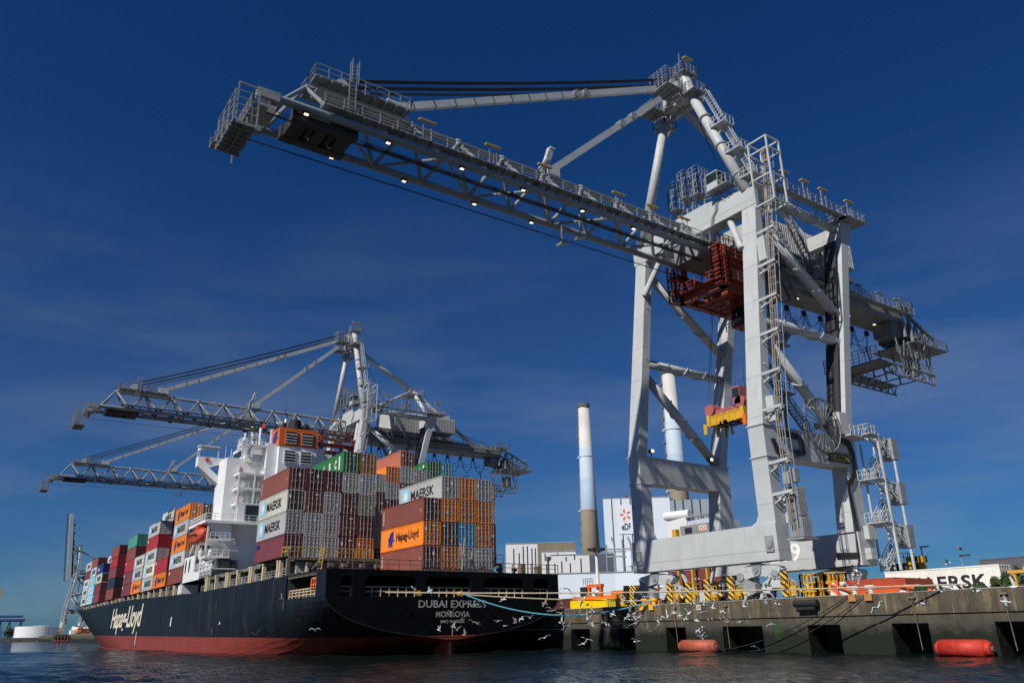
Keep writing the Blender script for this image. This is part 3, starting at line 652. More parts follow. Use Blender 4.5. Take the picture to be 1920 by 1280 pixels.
    for k in range(8): m.bar((xa + k * .72, 12.9, 43.2), (xa + k * .72, 14.9, 43.2), .12)
    m.bar((xa, 13.9, 43.2), (xb, 13.9, 43.2), .14)
    for k in range(4): m.box(xa - 1.2, xa + .1, 12.6 + k * .35, 13.0 + k * .35, 43.9 + k * .8, 43.98 + k * .8).rail([(xa - 1.2, 12.6 + k*.35, 43.9 + k*.8), (xa - 1.2, 14.6, 43.9 + k*.8)], 1.1, .9, .08)
    m.box(CX - 2.9, CX + 3.0, 14.7, 16.1, 46.5, 46.62).rail([(CX - 2.9, 14.7, 46.6), (CX + 3.0, 14.7, 46.6), (CX + 3.0, 16.1, 46.6)], 1.1, 1.0, .08, (.33, .66))
    m.box(CX + 2.2, CX + 3.1, 15.0, 17.0, 47.4, 48.3).box(CX - 3.1, CX - 2.2, 15.0, 17, 47.4, 48.3).tube((CX - .5, 15.8, 47.7), (CX + .5, 15.8, 47.7), .55, 12).box(CX - 1.2, CX + 1.2, 15.9, 17.2, 47.3, 48.2)
    m.bar((CX + 3.0, 13.4, 48.1), (CX + 3.0, 16, 48.0), .14).bar((CX + 3, 13.4, 43.4), (CX + 3, 13.4, 48.1), .12).bar((CX - 2.8, 14.8, 43.4), (CX - 2.8, 14.8, 48.0), .12)
    B('tip_platform', m, CRD)
    # maintenance jib on the boom
    m = MB().bar((CX - .3, 49.1, 52.6), (CX + .1, 50.2, 56.3), .55, .7).box(CX - .4, CX + .5, 49.9, 50.6, 56.2, 56.4).bar((CX + .3, 48.2, 52.7), (CX + .2, 49.6, 54.8), .3); B('stowed_hook_post', m, CR)
    for y in (32.0, 40.0, 47.0, 58.0, 63.6, 69.2):
        m = MB().bar((CX + 2.9, y - .4, 48.8), (CX + 2.9, y - .4, 51.3), .07).bar((CX + 2.9, y + .5, 48.8), (CX + 2.9, y + .5, 51.3), .07); q = B('lamp_post', m)
        MB().box(CX + 2.7, CX + 3.1, y - .9, y + 1.0, 51.3, 51.42).build('lamp_strip', STRIP, boom, o=HING)
    for s, ys in ((1, (19.6, 27.9, 36.3, 44.1, 52.4, 60.3)), (-1, (24.3, 32.4, 41.2, 49.1))):
        for y in ys:
            MB().box(CX + s*g - .22, CX + s*g + .22, y - .3, y + .3, 47.36, 47.56).build('floodlight', CRK, boom, o=HING)
            MB().box(CX + s*g - .15, CX + s*g + .15, y - .2, y + .2, 47.33, 47.355).build('lit_lens', LAMP, boom, o=HING)
    for s, y in ((-1, 52.4), (1, 53.2)):
        m = MB().bar((CX + s*1.2, y, 47.9), (CX + s*1.2, y, 45.0), .14).poly([(CX + s*1.2 - .5, y - .5, 44.6), (CX + s*1.2 + .5, y - .5, 44.6), (CX + s*1.2 + .5, y + .5, 44.9), (CX + s*1.2 - .5, y + .5, 44.9)], (0, 0, .25)); B('hanging_floodlight', m)
    m = MB()
    for dx, z in ((-2.4, 46.2), (-2.2, 46.15), (1.9, 46.6), (2.1, 46.55), (-.5, 48.3), (-.2, 48.3), (.3, 48.3)): m.tube((CX + dx, 15.4, z), (CX + dx, 73, z), 0.035, 5)
    m.bar((CX + .9, 26, 47.6), (CX + .9, 74, 47.6), .12, .22)
    B('trolley_rope', m, ROPE)
    # forestays and hoist ropes: parts of the crane
    for ya, za, yb, zb in ((30.2, 54.1, 69.6, 73.3), (50.2, 53.4, 70.2, 71.9)):
        a = Vector((CX, ya, za)); b = Vector((CX, yb, zb)); m = MB().bar(a, b, .55, .82)
        q = P('forestay', m); kn = MB()
        for t in ((.62, .66) if ya < 40 else (.60, .71)):
            c = a.lerp(b, t); kn.tube(c + Vector((-.5, 0, 0)), c + Vector((.5, 0, 0)), .55, 12)
        kn.build('link_pin', CRD, q)
        for k in range(9 if ya < 40 else 0):
            c = a.lerp(b, .04 + k*.065); d = (b - a).normalized() * .07; MB().bar(c - d, c + d, .58, .85).build('clamp', CRK, q)
    m = MB()
    for k, (z0, z1) in enumerate(((54.75, 76.3), (54.62, 76.1), (53.95, 75.3), (53.82, 75.1), (53.2, 74.4))):
        for dx in (-.15, .0, .15):
            pts = []
            for i in range(9):
                t = i / 8; pts.append((CX + dx, lerp(23.8, 72.4, t), lerp(z0, z1, t) - .45 * 4 * t * (1 - t)))
            m.path(pts, 0.055, 5)
    P('hoist_rope', m, ROPE)
    m = MB().tube((CX + 1.2, 75.5, 72), (CX - .6, 86, 56.5), .05, 5)
    for dx in (-1.4, -.9, .9, 1.4): m.tube((CX + dx, 102, 54), (CX + dx, 121, 49.4), .04, 5)
    P('luffing_rope', m, ROPE)
    # ---------------- rear girder
    m = MB().box(-65.3, -60.6, 72.6, 119.5, 47.95, 50.2)
    m.box(-65.5, -60.4, 72.6, 119.5, 47.6, 47.95)
    rg = P('rear_girder', m, mat('girder_grey', (0.21, 0.215, 0.21), 0.55, 0.08, 0.3, streak=0.2))
    G = lambda nm, mb, mt=CRD: mb.build(nm, mt, rg)
    m = MB().box(-60.4, -59.3, 73, 121, 48.9, 49.02).rail([(-59.3, 73, 49.02), (-59.3, 121, 49.02)], 1.2, 1.5, .075, (.33, .66)).box(-66.6, -65.5, 73, 121, 48.9, 49.02).rail([(-66.6, 73, 49.02), (-66.6, 121, 49.02)], 1.2, 1.9, .07)
    G('walkway', m)
    for y in (101, 106.5, 112, 117):
        m = MB().bar((-59.8, y, 49), (-59.8, y, 51), .08).bar((-59.8, y + .9, 49), (-59.8, y + .9, 51), .08).box(-60, -59.6, y - .4, y + 1.3, 51, 51.1); G('lamp_post', m)
    for y in (84.5, 95.5, 108.3, 115.3):
        MB().box(-63.3, -62.9, y - .25, y + .25, 47.42, 47.58).build('floodlight', CRK, rg)
        MB().box(-63.28, -62.92, y - .23, y + .23, 47.39, 47.415).build('lit_lens', LAMP, rg)
    m = MB(); ys = [76 + 4.15 * i for i in range(11)]
    for a, b in zip(ys, ys[1:]):
        for dx, dep in ((0, 3.6), (.25, 3.4), (-.25, 1.3)):
            pts = []
            for i in range(11): t = i / 10; pts.append((-65.9 + dx, lerp(a + .3, b - .3, t), 46.9 - dep * (1 - (2*t - 1) ** 2) ** .75))
            m.path(pts, 0.05, 5)
        m.box(-66.1, -65.7, b - .35, b + .35, 46.8, 47.6)
    G('festoon_cable', m, ROPE)
    m = MB().tube((-67, 74, 45.4), (-67, 122, 45.2), .05, 5); G('guide_rope', m, ROPE)
    # rear end frame and hanging service platform
    m = MB()
    for x in (-65, -60.6):
        m.bar((x, 119.3, 50.0), (x, 128.0, 46.6), .4).bar((x, 119.3, 45.6), (x, 128.4, 44.4), .5)
        ys = [119.5, 121.4, 123.2, 125, 126.8, 128.2]
        for i, (a, b) in enumerate(zip(ys, ys[1:])):
            za, zb = lerp(45.6, 44.4, (a-119.3)/9.1), lerp(50, 46.6, (b-119.3)/8.7)
            m.bar((x, a, za), (x, b, zb), .2); m.bar((x, b, zb), (x, b, lerp(45.6, 44.4, (b-119.3)/9.1)), .2)
    for y in (120, 123, 126, 128.0): m.bar((-65, y, 45), (-60.6, y, 45), .25); m.bar((-65, y, 48), (-60.6, y, 47.6), .2)
    m.box(-66.5, -59.2, 119, 129.2, 44.1, 44.25).rail([(-59.2, 119, 44.25), (-59.2, 129.2, 44.25), (-66.5, 129.2, 44.25)], 1.3, 1.2, .08, (.33, .66))
    m.box(-66, -59.6, 117.6, 121.5, 50.0, 50.2).rail([(-59.6, 117.6, 50.2), (-59.6, 121.5, 50.2), (-66, 121.5, 50.2)], 1.3, .9, .08, (.33, .66))
    m.box(-64, -60.8, 116, 119.2, 45.2, 47.5).box(-65, -61, 120, 122, 45, 47).tube((-60.2, 118.5, 45), (-60.2, 118.5, 48), .3, 8).tube((-60.2, 120.5, 44), (-60.2, 120.5, 48.6), .3, 8)
    m.bar((-59.3, 121, 46), (-59.3, 122.5, 43.8), .2).bar((-59.3, 123, 46), (-59.3, 121.6, 43), .2)
    P('rear_end_frame', m, REAR)
    m = MB()
    x0, x1, y0, y1, zb, zt2 = -68.6, -59.6, 108.2, 124.0, 37.6, 39.3
    for x in (x0 + 2.5, x1):
        ys = [y0 + i * (y1 - y0) / 8 for i in range(9)]
        m.bar((x, y0, zt2), (x, y1, zt2), .22).bar((x, y0 + 1, zb), (x, y1 - .5, zb), .22)
        for a, b in zip(ys, ys[1:]): m.bar((x, a, zt2), (x, (a+b)/2, zb), .14); m.bar((x, (a+b)/2, zb), (x, b, zt2), .14)
    for y in (y0, y0 + 4, y0 + 8, y0 + 12, y1): m.bar((x0, y, zt2), (x1, y, zt2), .18)
    m.box(x0, x1, y0, y0 + 5, zt2, zt2 + .12).box(x0, x0 + 2.2, y0, y1, zt2, zt2 + .12)
    m.rail([(x1, y0, zt2), (x0, y0, zt2), (x0, y1, zt2)], 2.2, 1.0, .08, (.25, .5, .75)).rail([(x1, y0 + 8, zt2), (x1, y1, zt2)], 1.3, 1.0, .08)
    for y in (116, 119.5, 123.5):
        m.bar((-60, y, zt2), (-60, y - 1, 44.2), .2).bar((-65, y, zt2), (-65, y - 1, 44.2), .2).bar((-60, y, zt2), (-60, y + 1.4, 44.2), .16)
    m.rail([(x1, 114, 41.5), (x1, y1, 41.5)], 1.2, 1.0, .08).box(-63, -61, 121.6, 122.8, 39.5, 42.5)
    P('hanging_platform', m, REAR)
    # ---------------- lift mast up the near leg
    m = MB(); a = Vector((-50.9, 69.9, 12.0)); k = Vector((-50.9, 69.9, 22.9)); b = Vector((-50.9, 74.6, 58.4))
    m.ladder(a, k, (.75, .2, 0), .9, .095).ladder(k, b, (.75, .2, 0), .9, .095).ladder(a + Vector((0, .8, 0)), k + Vector((0, .8, 0)), (.75, .2, 0), 1.8, .07).ladder(k + Vector((0, .8, 0)), b + Vector((0, .8, 0)), (.75, .2, 0), 1.8, .07)
    lm = P('lift_mast', m, CRD)
    m = MB(); m.bar(k + Vector((.35, -.1, 0)), b + Vector((.35, -.1, 0)), .1).bar(a + Vector((.35, -.1, 0)), k + Vector((.35, -.1, 0)), .1); m.build('rack', mat('rust_rack', (0.30, 0.20, 0.10), 0.7, .2), lm)
    m = MB()
    for z in (15.3, 18.6, 24.4, 28.6, 33.4, 37.8, 42.2, 46.8):
        y = 69.5 if z < 22.9 else lerp(69.5, 73.6, (z - 22.9) / 28.2)
        MB().bar((-52.3, y + .1, z), (-49.9, y + .1, z + .1), .2, .3).bar((-52.3, y + 1.1, z - .3), (-50.1, y + .7, z), .16, .2).bar((-52.28, y + .2, z - .9), (-50.9, y + .6, z), .12).build('bracket', CR, lm)
    m = MB()
    cx0, cx1, cy0, cy1 = -51.8, -49.1, 73.0, 75.4
    fr = [(cx0, cy0), (cx1, cy0), (cx1, cy1), (cx0, cy1)]
    for (x, y) in fr: m.bar((x, y, 50.2), (x, y, 59.0), .2)
    for z in (50.2, 53.8, 57.4, 59.0):
        for (p, q) in zip(fr, fr[1:] + fr[:1]): m.bar((*p, z), (*q, z), .18)
    m.build('guard_frame', CR, lm)
    m = MB().box(-51.5, -49.9, 70.4, 72.0, 10.9, 12.9).box(-51.5, -50.0, 70.4, 71.9, 13.0, 16.0)
    for i in range(6): m.box(-49.9, -49.84, 70.5 + i*.26, 70.6 + i*.26, 10.9, 12.8); m.box(-50.0, -49.94, 70.5 + i*.24, 70.6 + i*.24, 13.0, 15.9); m.box(-51.4 + i*.25, -51.32 + i*.25, 70.34, 70.4, 10.9, 16)
    m.box(-51.6, -49.6, 70.0, 72.4, 10.6, 10.8).box(-51, -50.2, 69.8, 70.4, 16.2, 17.4).box(-50.6, -49.9, 70.4, 71.2, 16.4, 17.8)
    m.build('lift_car', CRD, lm)
    P('electrical_box', MB().box(-52.2, -51.1, 72.6, 74.2, 43.0, 46.0)); P('electrical_box', MB().box(-52.2, -51.2, 70.3, 71.6, 23.2, 26.0)); P('electrical_box', MB().box(-52.2, -51.6, 71.05, 72.2, 12.5, 15.4))
    # ---------------- stairs inside the near frame
    m = MB(); st = [((-54.8, 77.2, 28.2), (-54.8, 73.6, 33.5)), ((-54.8, 82.5, 23.1), (-54.8, 77.6, 28.0)), ((-54.8, 78.5, 34.2), (-54.8, 82.2, 38.0)), ((-54.6, 78.0, 48.4), (-54.6, 82.6, 41.2)), ((-54.6, 84.2, 53.0), (-54.6, 88.4, 45.6)), ((-54.4, 86.0, 43.6), (-54.4, 89.4, 48.8))]
    for p, q in st: m.stairs(p, q, (-.9, 0, 0), 14)
    m.box(-56, -54.2, 73, 77.6, 33.4, 33.5).rail([(-54.2, 73, 33.5), (-54.2, 77.6, 33.5)], 1.1, 1.0).box(-56, -54, 76.6, 78.5, 27.9, 28.05).rail([(-54, 76.6, 28.05), (-54, 78.5, 28.05)], 1.1, .9).tube((-55.2, 77.8, 23), (-55.2, 77.2, 47), .22, 8)
    m.box(-56, -53.8, 76.0, 78.6, 33.9, 34.1).box(-56, -54.4, 81.6, 84.4, 41.0, 41.15).tube((-54.6, 81.5, 42.6), (-54.6, 89.2, 42.6), .35, 10)
    P('inner_stair', m, REAR)
    P('glazed_landing_box', MB().box(-55.6, -53.6, 75.6, 77.4, 33.9, 37.2), mat('frosted_panel', (0.34, 0.36, 0.36), .25))
    # cables down the inland leg, reel, name board
    m = MB()
    for k in range(6): m.bar((-52.9 - k*.28, 84.2, 23.2), (-52.9 - k*.28, 90.6, 51), .22, .3)
    P('cable_bundle', m, CRK)
    def K(pts):
        m = MB(); [m.bar((-52.16, *p), (-52.16, *q), .14, .42) for p, q in zip(pts, pts[1:])]; P('cable_run', m, CRK)
    for o in (0, .34): K([(83.4, 22.9 - o), (84.9 - o, 22.6 - o), (85.3 - o, 21.4), (85.4 - o, 19.0), (84.2 - o*.4, 18.2 - o), (83.2 - o*0, 17.6 - o), (83.35 + o, 12.4), (83.0 + o, 9.4 + o), (79, 9.2 + o)])
    for o in (0, .3): K([(70.8 - o, 18.8 + 2.6), (71.0, 20.4 - o), (72.4, 20.0 - o)]); K([(72.2, 22.4 - o), (75.4 + o, 22.2 - o), (75.6 + o, 20.6 - o), (73.8, 20.2 - o)])
    rc = Vector((-51.5, 79.0, 23.8)); rr = 3.15
    m = MB().tube((-52.3, 79, 23.8), (-50.8, 79, 23.8), .42, 16); rl = P('cable_reel', m, CRK)
    m = MB(); n = 36
    for xo in (-.18, .18):
        for i in range(n):
            t0, t1 = 2*math.pi*i/n, 2*math.pi*(i+1)/n
            m.tube(rc + Vector((xo, math.cos(t0)*rr, math.sin(t0)*rr)), rc + Vector((xo, math.cos(t1)*rr, math.sin(t1)*rr)), .07, 6)
    m.build('rim', mat('reel_rim', (0.22, 0.20, 0.16), .6, .2), rl)
    for i in range(24):
        t = 2 * math.pi * i / 24; d = Vector((0, math.cos(t), math.sin(t)))
        MB().bar(rc + d*.4 + Vector((.2, 0, 0)), rc + d*rr + Vector((.12, 0, 0)), .1, .08).build('spoke', REAR, rl)
    P('reel_drive', MB().box(-52.2, -51.3, 82.4, 84.0, 23.2, 25.8).box(-52.3, -50.6, 83, 86, 22.95, 23.1).rail([(-50.6, 83, 23.1), (-50.6, 86, 23.1)], 1.1, .8))
    nb_ = P('name_board', MB().box(-52.27, -52.1, 80.4, 84.4, 19.95, 21.0), CRK)
    t = MB(); text_into(t, 'NELCON', (-52.08, 80.65, 20.1), (0, 1, 0), (0, 0, 1), 3.5, .75, bold=0.02); t.build('lettering', flat('faded_yellow', (0.42, 0.36, 0.06)), nb_)
    # ---------------- stair tower by the inland leg
    m = MB()
    for z0, s in ((8.0, 1), (12.9, 1), (18.1, 1)):
        m.stairs((-50.7, 86.4, z0 + 5.2), (-50.7, 89.4, z0 + 2.6), (.9, 0, 0), 10); m.stairs((-51.9, 86.4, z0), (-51.9, 89.4, z0 + 2.6), (.9, 0, 0), 10)
        m.box(-52, -49.6, 85.2, 86.5, z0 + 5.1, z0 + 5.2).rail([(-49.7, 86.5, z0 + 5.2), (-49.7, 85.2, z0 + 5.2), (-52, 85.2, z0 + 5.2)], 1.1, .6)
        m.bar((-52.2, 85.6, z0 + 4.9), (-50, 88.8, z0 + 4.9), .22, .3).bar((-50.0, 86, z0 + 4.9), (-50.0, 90, z0 + 4.9), .2).rail([(-49.8, 89.4, z0 + 2.6), (-49.8, 90.8, z0 + 2.6), (-52, 90.8, z0 + 2.6)], 1.1, .7)
    for y in (86.8, 89.6): m.bar((-49.7, y, 8), (-49.7, y, 22.5), .24); m.bar((-52, y, 8), (-52, y, 22.5), .2)
    sw = P('stair_tower', m, CR)
    for z in (10.5, 15.4, 20.6): MB().box(-51.0, -49.5, 89.3, 90.5, z, z + 2.5).build('landing_box', CRD, sw)
    P('buffer_bracket', MB().box(-51.9, -51.3, 84.4, 86.0, 11.4, 12.9)); P('buffer_bracket', MB().box(-51.9, -51.2, 84.0, 85.0, 9.2, 10.4))
    # ---------------- bogies
    for bx in (-70.6, -55.6):
        for by, nmx in ((70.25, 'waterside'), (84.7, 'landside')):
            m = MB(); y0, y1 = by - .55, by + .55
            m.poly([(bx - 2.9, y0, 7.9), (bx - 2.7, y0, 8.2), (bx - .6, y0, 8.55), (bx + .6, y0, 8.55), (bx + 2.7, y0, 8.2), (bx + 2.9, y0, 7.9), (bx + 2.3, y0, 6.9), (bx + .7, y0, 7.3), (bx - .7, y0, 7.3), (bx - 2.3, y0, 6.9)], (0, y1 - y0, 0))
            bg_ = P('bogie', m)
            pt = MB().tube((bx, y0 - .14, 7.9), (bx, y0 - .01, 7.9), .55, 18).poly([(bx - .75, y0 - .1, 8.74), (bx + .75, y0 - .1, 8.74), (bx + .45, y0 - .1, 7.6), (bx - .45, y0 - .1, 7.6)], (0, .08, 0)).tube((bx, y0 - .25, 7.9), (bx, y0 - .13, 7.9), .22, 12)
            for s in (-1, 1): MB().tube((bx + s*2.2, y0 - .14, 7.4), (bx + s*2.2, y0 - .02, 7.4), .45, 16).build('pivot_plate', CRD, bg_)
            pt.build('pivot_plate', CRD, bg_)
            for s in (-1, 1):
                c = bx + s * 2.2
                MB().poly([(c - 1.7, y0, 6.6), (c - .5, y0, 7.2), (c + .5, y0, 7.2), (c + 1.7, y0, 6.6), (c + 1.75, y0, 5.75), (c + 1.1, y0, 5.5), (c + .6, y0, 6.1), (c - .6, y0, 6.1), (c - 1.1, y0, 5.5), (c - 1.75, y0, 5.75)], (0, y1 - y0, 0)).build('wheel_frame', CR if s > 0 else CRD, bg_)
                for e in (-1, 1): MB().tube((c + e*1.15, by - .2, 5.5), (c + e*1.15, by + .2, 5.5), .48, 16).build('wheel', CRK, bg_)
    # struts under the waterside sill and striped end guards
    P('anchor_strut', MB().bar((-66.6, 70, 8.7), (-65.4, 70, 6.2), .3).bar((-61.6, 70, 8.7), (-62.6, 70, 6.2), .3).box(-65.6, -62.4, 69.6, 70.4, 5.1, 6.3))
    for x, h in ((-67.9, 7.3), (-65.0, 7.25), (-62.2, 7.4), (-58.9, 7.5), (-52.0, 7.6), (-75.3, 7.4)):
        P('striped_guard', MB().box(x - .36, x + .36, 69.1, 69.4, 5.15, h).box(x - .5, x - .36, 69.2, 69.7, 5.6, h - .6), HAZ)
        if x > -70: P('rail_clamp', MB().box(x + .45, x + .9, 69.4, 70.1, 5.15, 6.2).tube((x + .9, 69.2, 5.8), (x + .9, 69.45, 5.8), .38, 12).tube((x + .65, 69.5, 6.1), (x + 1.5, 69.8, 5.6), .16, 8).rail([(x + .4, 69.3, 5.15), (x + 1.2, 69.3, 5.15)], 1.5, .4, .07), YEL)
    return root
crane1 = make_crane()
def trolley_at(off, label, cab_z=36):
    """red trolley under the boom root"""
    t = empty('crane_trolley', Vector((-62.6, 74, 41)) + off, label, 'trolley', 'red crane trolleys under the booms')
    O = lambda nm, mb, mt=RED: (setattr(mb, 'v', [tuple(Vector(p) + off) for p in mb.v]), mb.build(nm, mt, t))[1]
    x0, x1, y0, y1 = -66.3, -58.7, 69.6, 80.0
    m = MB().box(x0, x1, y0, y0 + .8, 41.0, 42.1).box(x0, x1, y1 - .8, y1, 41.0, 42.1).box(x0, x0 + .8, y0, y1, 41.0, 42.1).box(x1 - .8, x1, y0, y1, 41.0, 42.1).box(x0 + .7, x1 - .7, y0 + 2.4, y1 - .7, 41.2, 41.5)
    for x in (x0, x1 - .5):
        for y in (y0 + 1, y1 - 1.5): m.box(x, x + .5, y, y + .6, 42.1, 47.2)
    m.box(x1 - .5, x1 + .3, y0 - .2, y1, 44.4, 45.2).box(x0 - .3, x0 + .5, y0, y1, 44.4, 45.2)
    for i in range(5): m.bar((x0 + .8, y0 + 2.6 + i * 1.4, 41.2), (x1 - .8, y0 + 2.6 + i * 1.4, 41.2), .25)
    O('frame', m)
    m = MB()
    for z in (42.1, 45.2): m.rail([(x1 + .6, y0 - .4, z), (x1 + .6, y1, z)], 1.2, 1.3, .1).box(x1 - .2, x1 + .7, y0 - .4, y1, z - .1, z)
    m.box(x0, x1, y0 - 1.0, y0, 42.0, 42.1).rail([(x0, y0 - 1.0, 42.1), (x1, y0 - 1.0, 42.1)], 1.1, 1.2, .09)
    for (xa, ya) in ((x1 - .4, y0 - 1.2), (x0 - .6, y0 - 1.2)):
        for z0 in (41.2, 43.0, 44.6): m.box(xa, xa + 1.2, ya, ya + 1.6, z0 - .1, z0).rail([(xa, ya, z0), (xa + 1.2, ya, z0), (xa + 1.2, ya + 1.6, z0), (xa, ya + 1.6, z0)], 1.7, .8, .12, (.35, .7), True)
    m.rail([(x1 - 3, y0 + 1, 47.3), (x1, y0 + 1, 47.3), (x1, y1, 47.3)], 1.2, 1, .09).stairs((x1 - 2.2, y0 + 3, 50.6), (x1 - 1.2, y0 + 1, 46.6), (-.8, 0, 0), 9, rail=False)
    O('gangway', m)
    m = MB()
    for i in range(3): m.tube((-65.5 + i * 2.4, 75, 42.6), (-64.5 + i * 2.4, 75, 42.6), .7, 12)
    m.box(-65, -61, 73, 77, 42, 44); O('hoist_gear', m, CRK)
    cab = O('operator_cab', MB().box(-62.2, -59.6, 74.8, 77.2, 40.2, 41.0).box(-62.2, -59.6, 74.8, 77.2, cab_z + 1.2, cab_z + 1.7).bar((-62.2, 74.8, cab_z + 1.5), (-62.2, 74.8, 40.4), .14).bar((-59.6, 74.8, cab_z + 1.5), (-59.6, 74.8, 40.4), .14).bar((-59.6, 77.2, cab_z + 1.5), (-59.6, 77.2, 40.4), .14).bar((-62.2, 77.2, cab_z + 1.5), (-62.2, 77.2, 40.4), .14).rail([(-62.8, 74.2, cab_z + .8), (-59.0, 74.2, cab_z + .8), (-59, 77.6, cab_z + .8)], 1.0, .9, .1))
    O('cab_glass', MB().box(-62.1, -59.7, 74.9, 77.1, cab_z + 1.7, 40.2), GLASS)
    return t
trolley_at(Vector((0, 4.2, 1.6)), 'red steel trolley slung under the boom root of the big near crane', 36.2)
# spreader with the rope falls
sp = empty('spreader', (-61.8, 76, 25.4), 'yellow container spreader with faded red headblock hanging below the trolley', 'spreader')
m = MB().box(-64.6, -59.0, 75.0, 75.35, 25.9, 26.9).box(-64.6, -59.0, 76.7, 77.05, 25.9, 26.9).box(-64.7, -64.2, 74.9, 77.1, 25.9, 27.3).box(-59.4, -58.9, 74.9, 77.1, 25.9, 27.3)
for i in range(6): m.box(-64.4 + i * 1.0, -64.2 + i * 1.0, 74.92, 75.0, 25.8, 27.2)
m.box(-64.5, -59.1, 74.95, 75.1, 26.95, 27.1).box(-62.8, -61.6, 75, 77, 25.9, 26.2)
m.build('beam', YEL, sp)
m = MB().box(-63.6, -59.4, 75.4, 76.7, 27.2, 27.8).tube((-64.4, 75.2, 28.0), (-64.4, 76.9, 28.0), .75, 14).tube((-59.6, 75.2, 28.0), (-59.6, 76.9, 28.0), .75, 14).box(-60.6, -59.4, 75.2, 76.8, 27.8, 30.0)
m.build('headblock', PINK, sp)
MB().box(-60.5, -59.5, 75.15, 75.2, 28.7, 29.8).build('cab_window', GLASS, sp)
for x, y in ((-64.9, 74.8), (-58.8, 74.8), (-64.9, 77.1), (-58.8, 77.1)): MB().box(x - .25, x + .25, y - .1, y + .1, 24.9, 26.2).build('flipper', ORG if x > -60 else YEL, sp)
m = MB().bar((-62.4, 75.6, 25.9), (-62.7, 75.6, 24.4), .3).bar((-61.8, 75.6, 25.9), (-61.5, 75.6, 24.4), .3).box(-63.4, -60.6, 75.3, 76.7, 25.6, 25.9); m.build('twistlock_frame', CRK, sp)
m = MB()
for x in (-64.6, -64.2, -59.9, -59.3):
    for y in (75.2, 76.9): m.tube((x, y, 28.5), (x * .5 - 31.3, y + 2, 43.2), .035, 5)
m.build('rope_fall', ROPE, sp)
# other cranes along the quay
def crane_copy(dx, dy, dz, label):
    c = copy_tree(crane1)
    for o_ in list(c.children_recursive):
        if o_.name.startswith('lit_lens'): bpy.data.objects.remove(o_)
    c.location = Vector((CX + dx, 70 + dy, 5 + dz)); c['label'] = label; return c
for (dx, dy, dz, lab, tl) in ((-120.5, 3.1, .46, 'grey quay crane with its boom reaching out behind the white ship bridge', 'small red trolley of the crane standing behind the ship funnel'), (-214.8, 5.8, 1.2, 'distant quay crane with only its boom showing left of the white bridge', 'red trolley of the distant crane hidden beyond the bridge')):
    crane_copy(dx, dy, dz, lab)
    if dx > -200: trolley_at(Vector((dx, dy - 5, dz)), tl)
c4 = crane_copy(-745, 19.8, 2.4, 'far quay crane with its boom raised upright beyond the ship bow')
for ch in list(c4.children):
    if ch.name.split('.')[0] == 'boom':
        for g_ in list(ch.children_recursive): bpy.data.objects.remove(g_)
        bpy.data.objects.remove(ch); continue
    if ch.name.split('.')[0] in ('forestay', 'hoist_rope'):
        for g_ in list(ch.children): bpy.data.objects.remove(g_)
        bpy.data.objects.remove(ch)
m = MB(); a4, b4 = Vector((CX, 69.2, 47.0)), Vector((CX, 63.2, 104.0)); d4 = (b4 - a4).normalized()
m.bar(a4, b4, 5.2, 3.0)
bm_ = m.build('boom', CR, c4, o=HING)
bm_.location = Vector(HING) - Vector((CX, 70, 5))
m = MB()
for x in (-2.4, 2.4):
    m.bar(a4 + Vector((x, -3.4, 0)), b4 + Vector((x, -3.4, 0)), .3)
for k in range(26):
    c = a4.lerp(b4, k / 25); m.bar(c + Vector((-2.4, -3.4, 0)), c + Vector((2.4, -3.4, 0)), .3); m.bar(c + Vector((2.4, -3.4, 0)), c + Vector((2.4, -1.4, 0)), .22)
m.build('walkway', CRK, bm_, o=HING)
m = MB().bar(a4 + Vector((0, 2.4, 3)), b4 + Vector((0, 2.0, -4)), 3.4, .8)
for k in range(7): c = a4.lerp(b4, .1 + k * .12); m.box(c.x - 2, c.x + 2, c.y + 1.4, c.y + 3.2, c.z, c.z + 1.2)
m.build('rope_gear', CRK, bm_, o=HING)
MB().bar((CX, 73.6, 72.6), a4.lerp(b4, .58) + Vector((0, 1.5, 0)), .5, .6).bar((CX, 73.6, 71.6), a4.lerp(b4, .36) + Vector((0, 1.5, 0)), .5, .6).build('forestay', CR, c4)
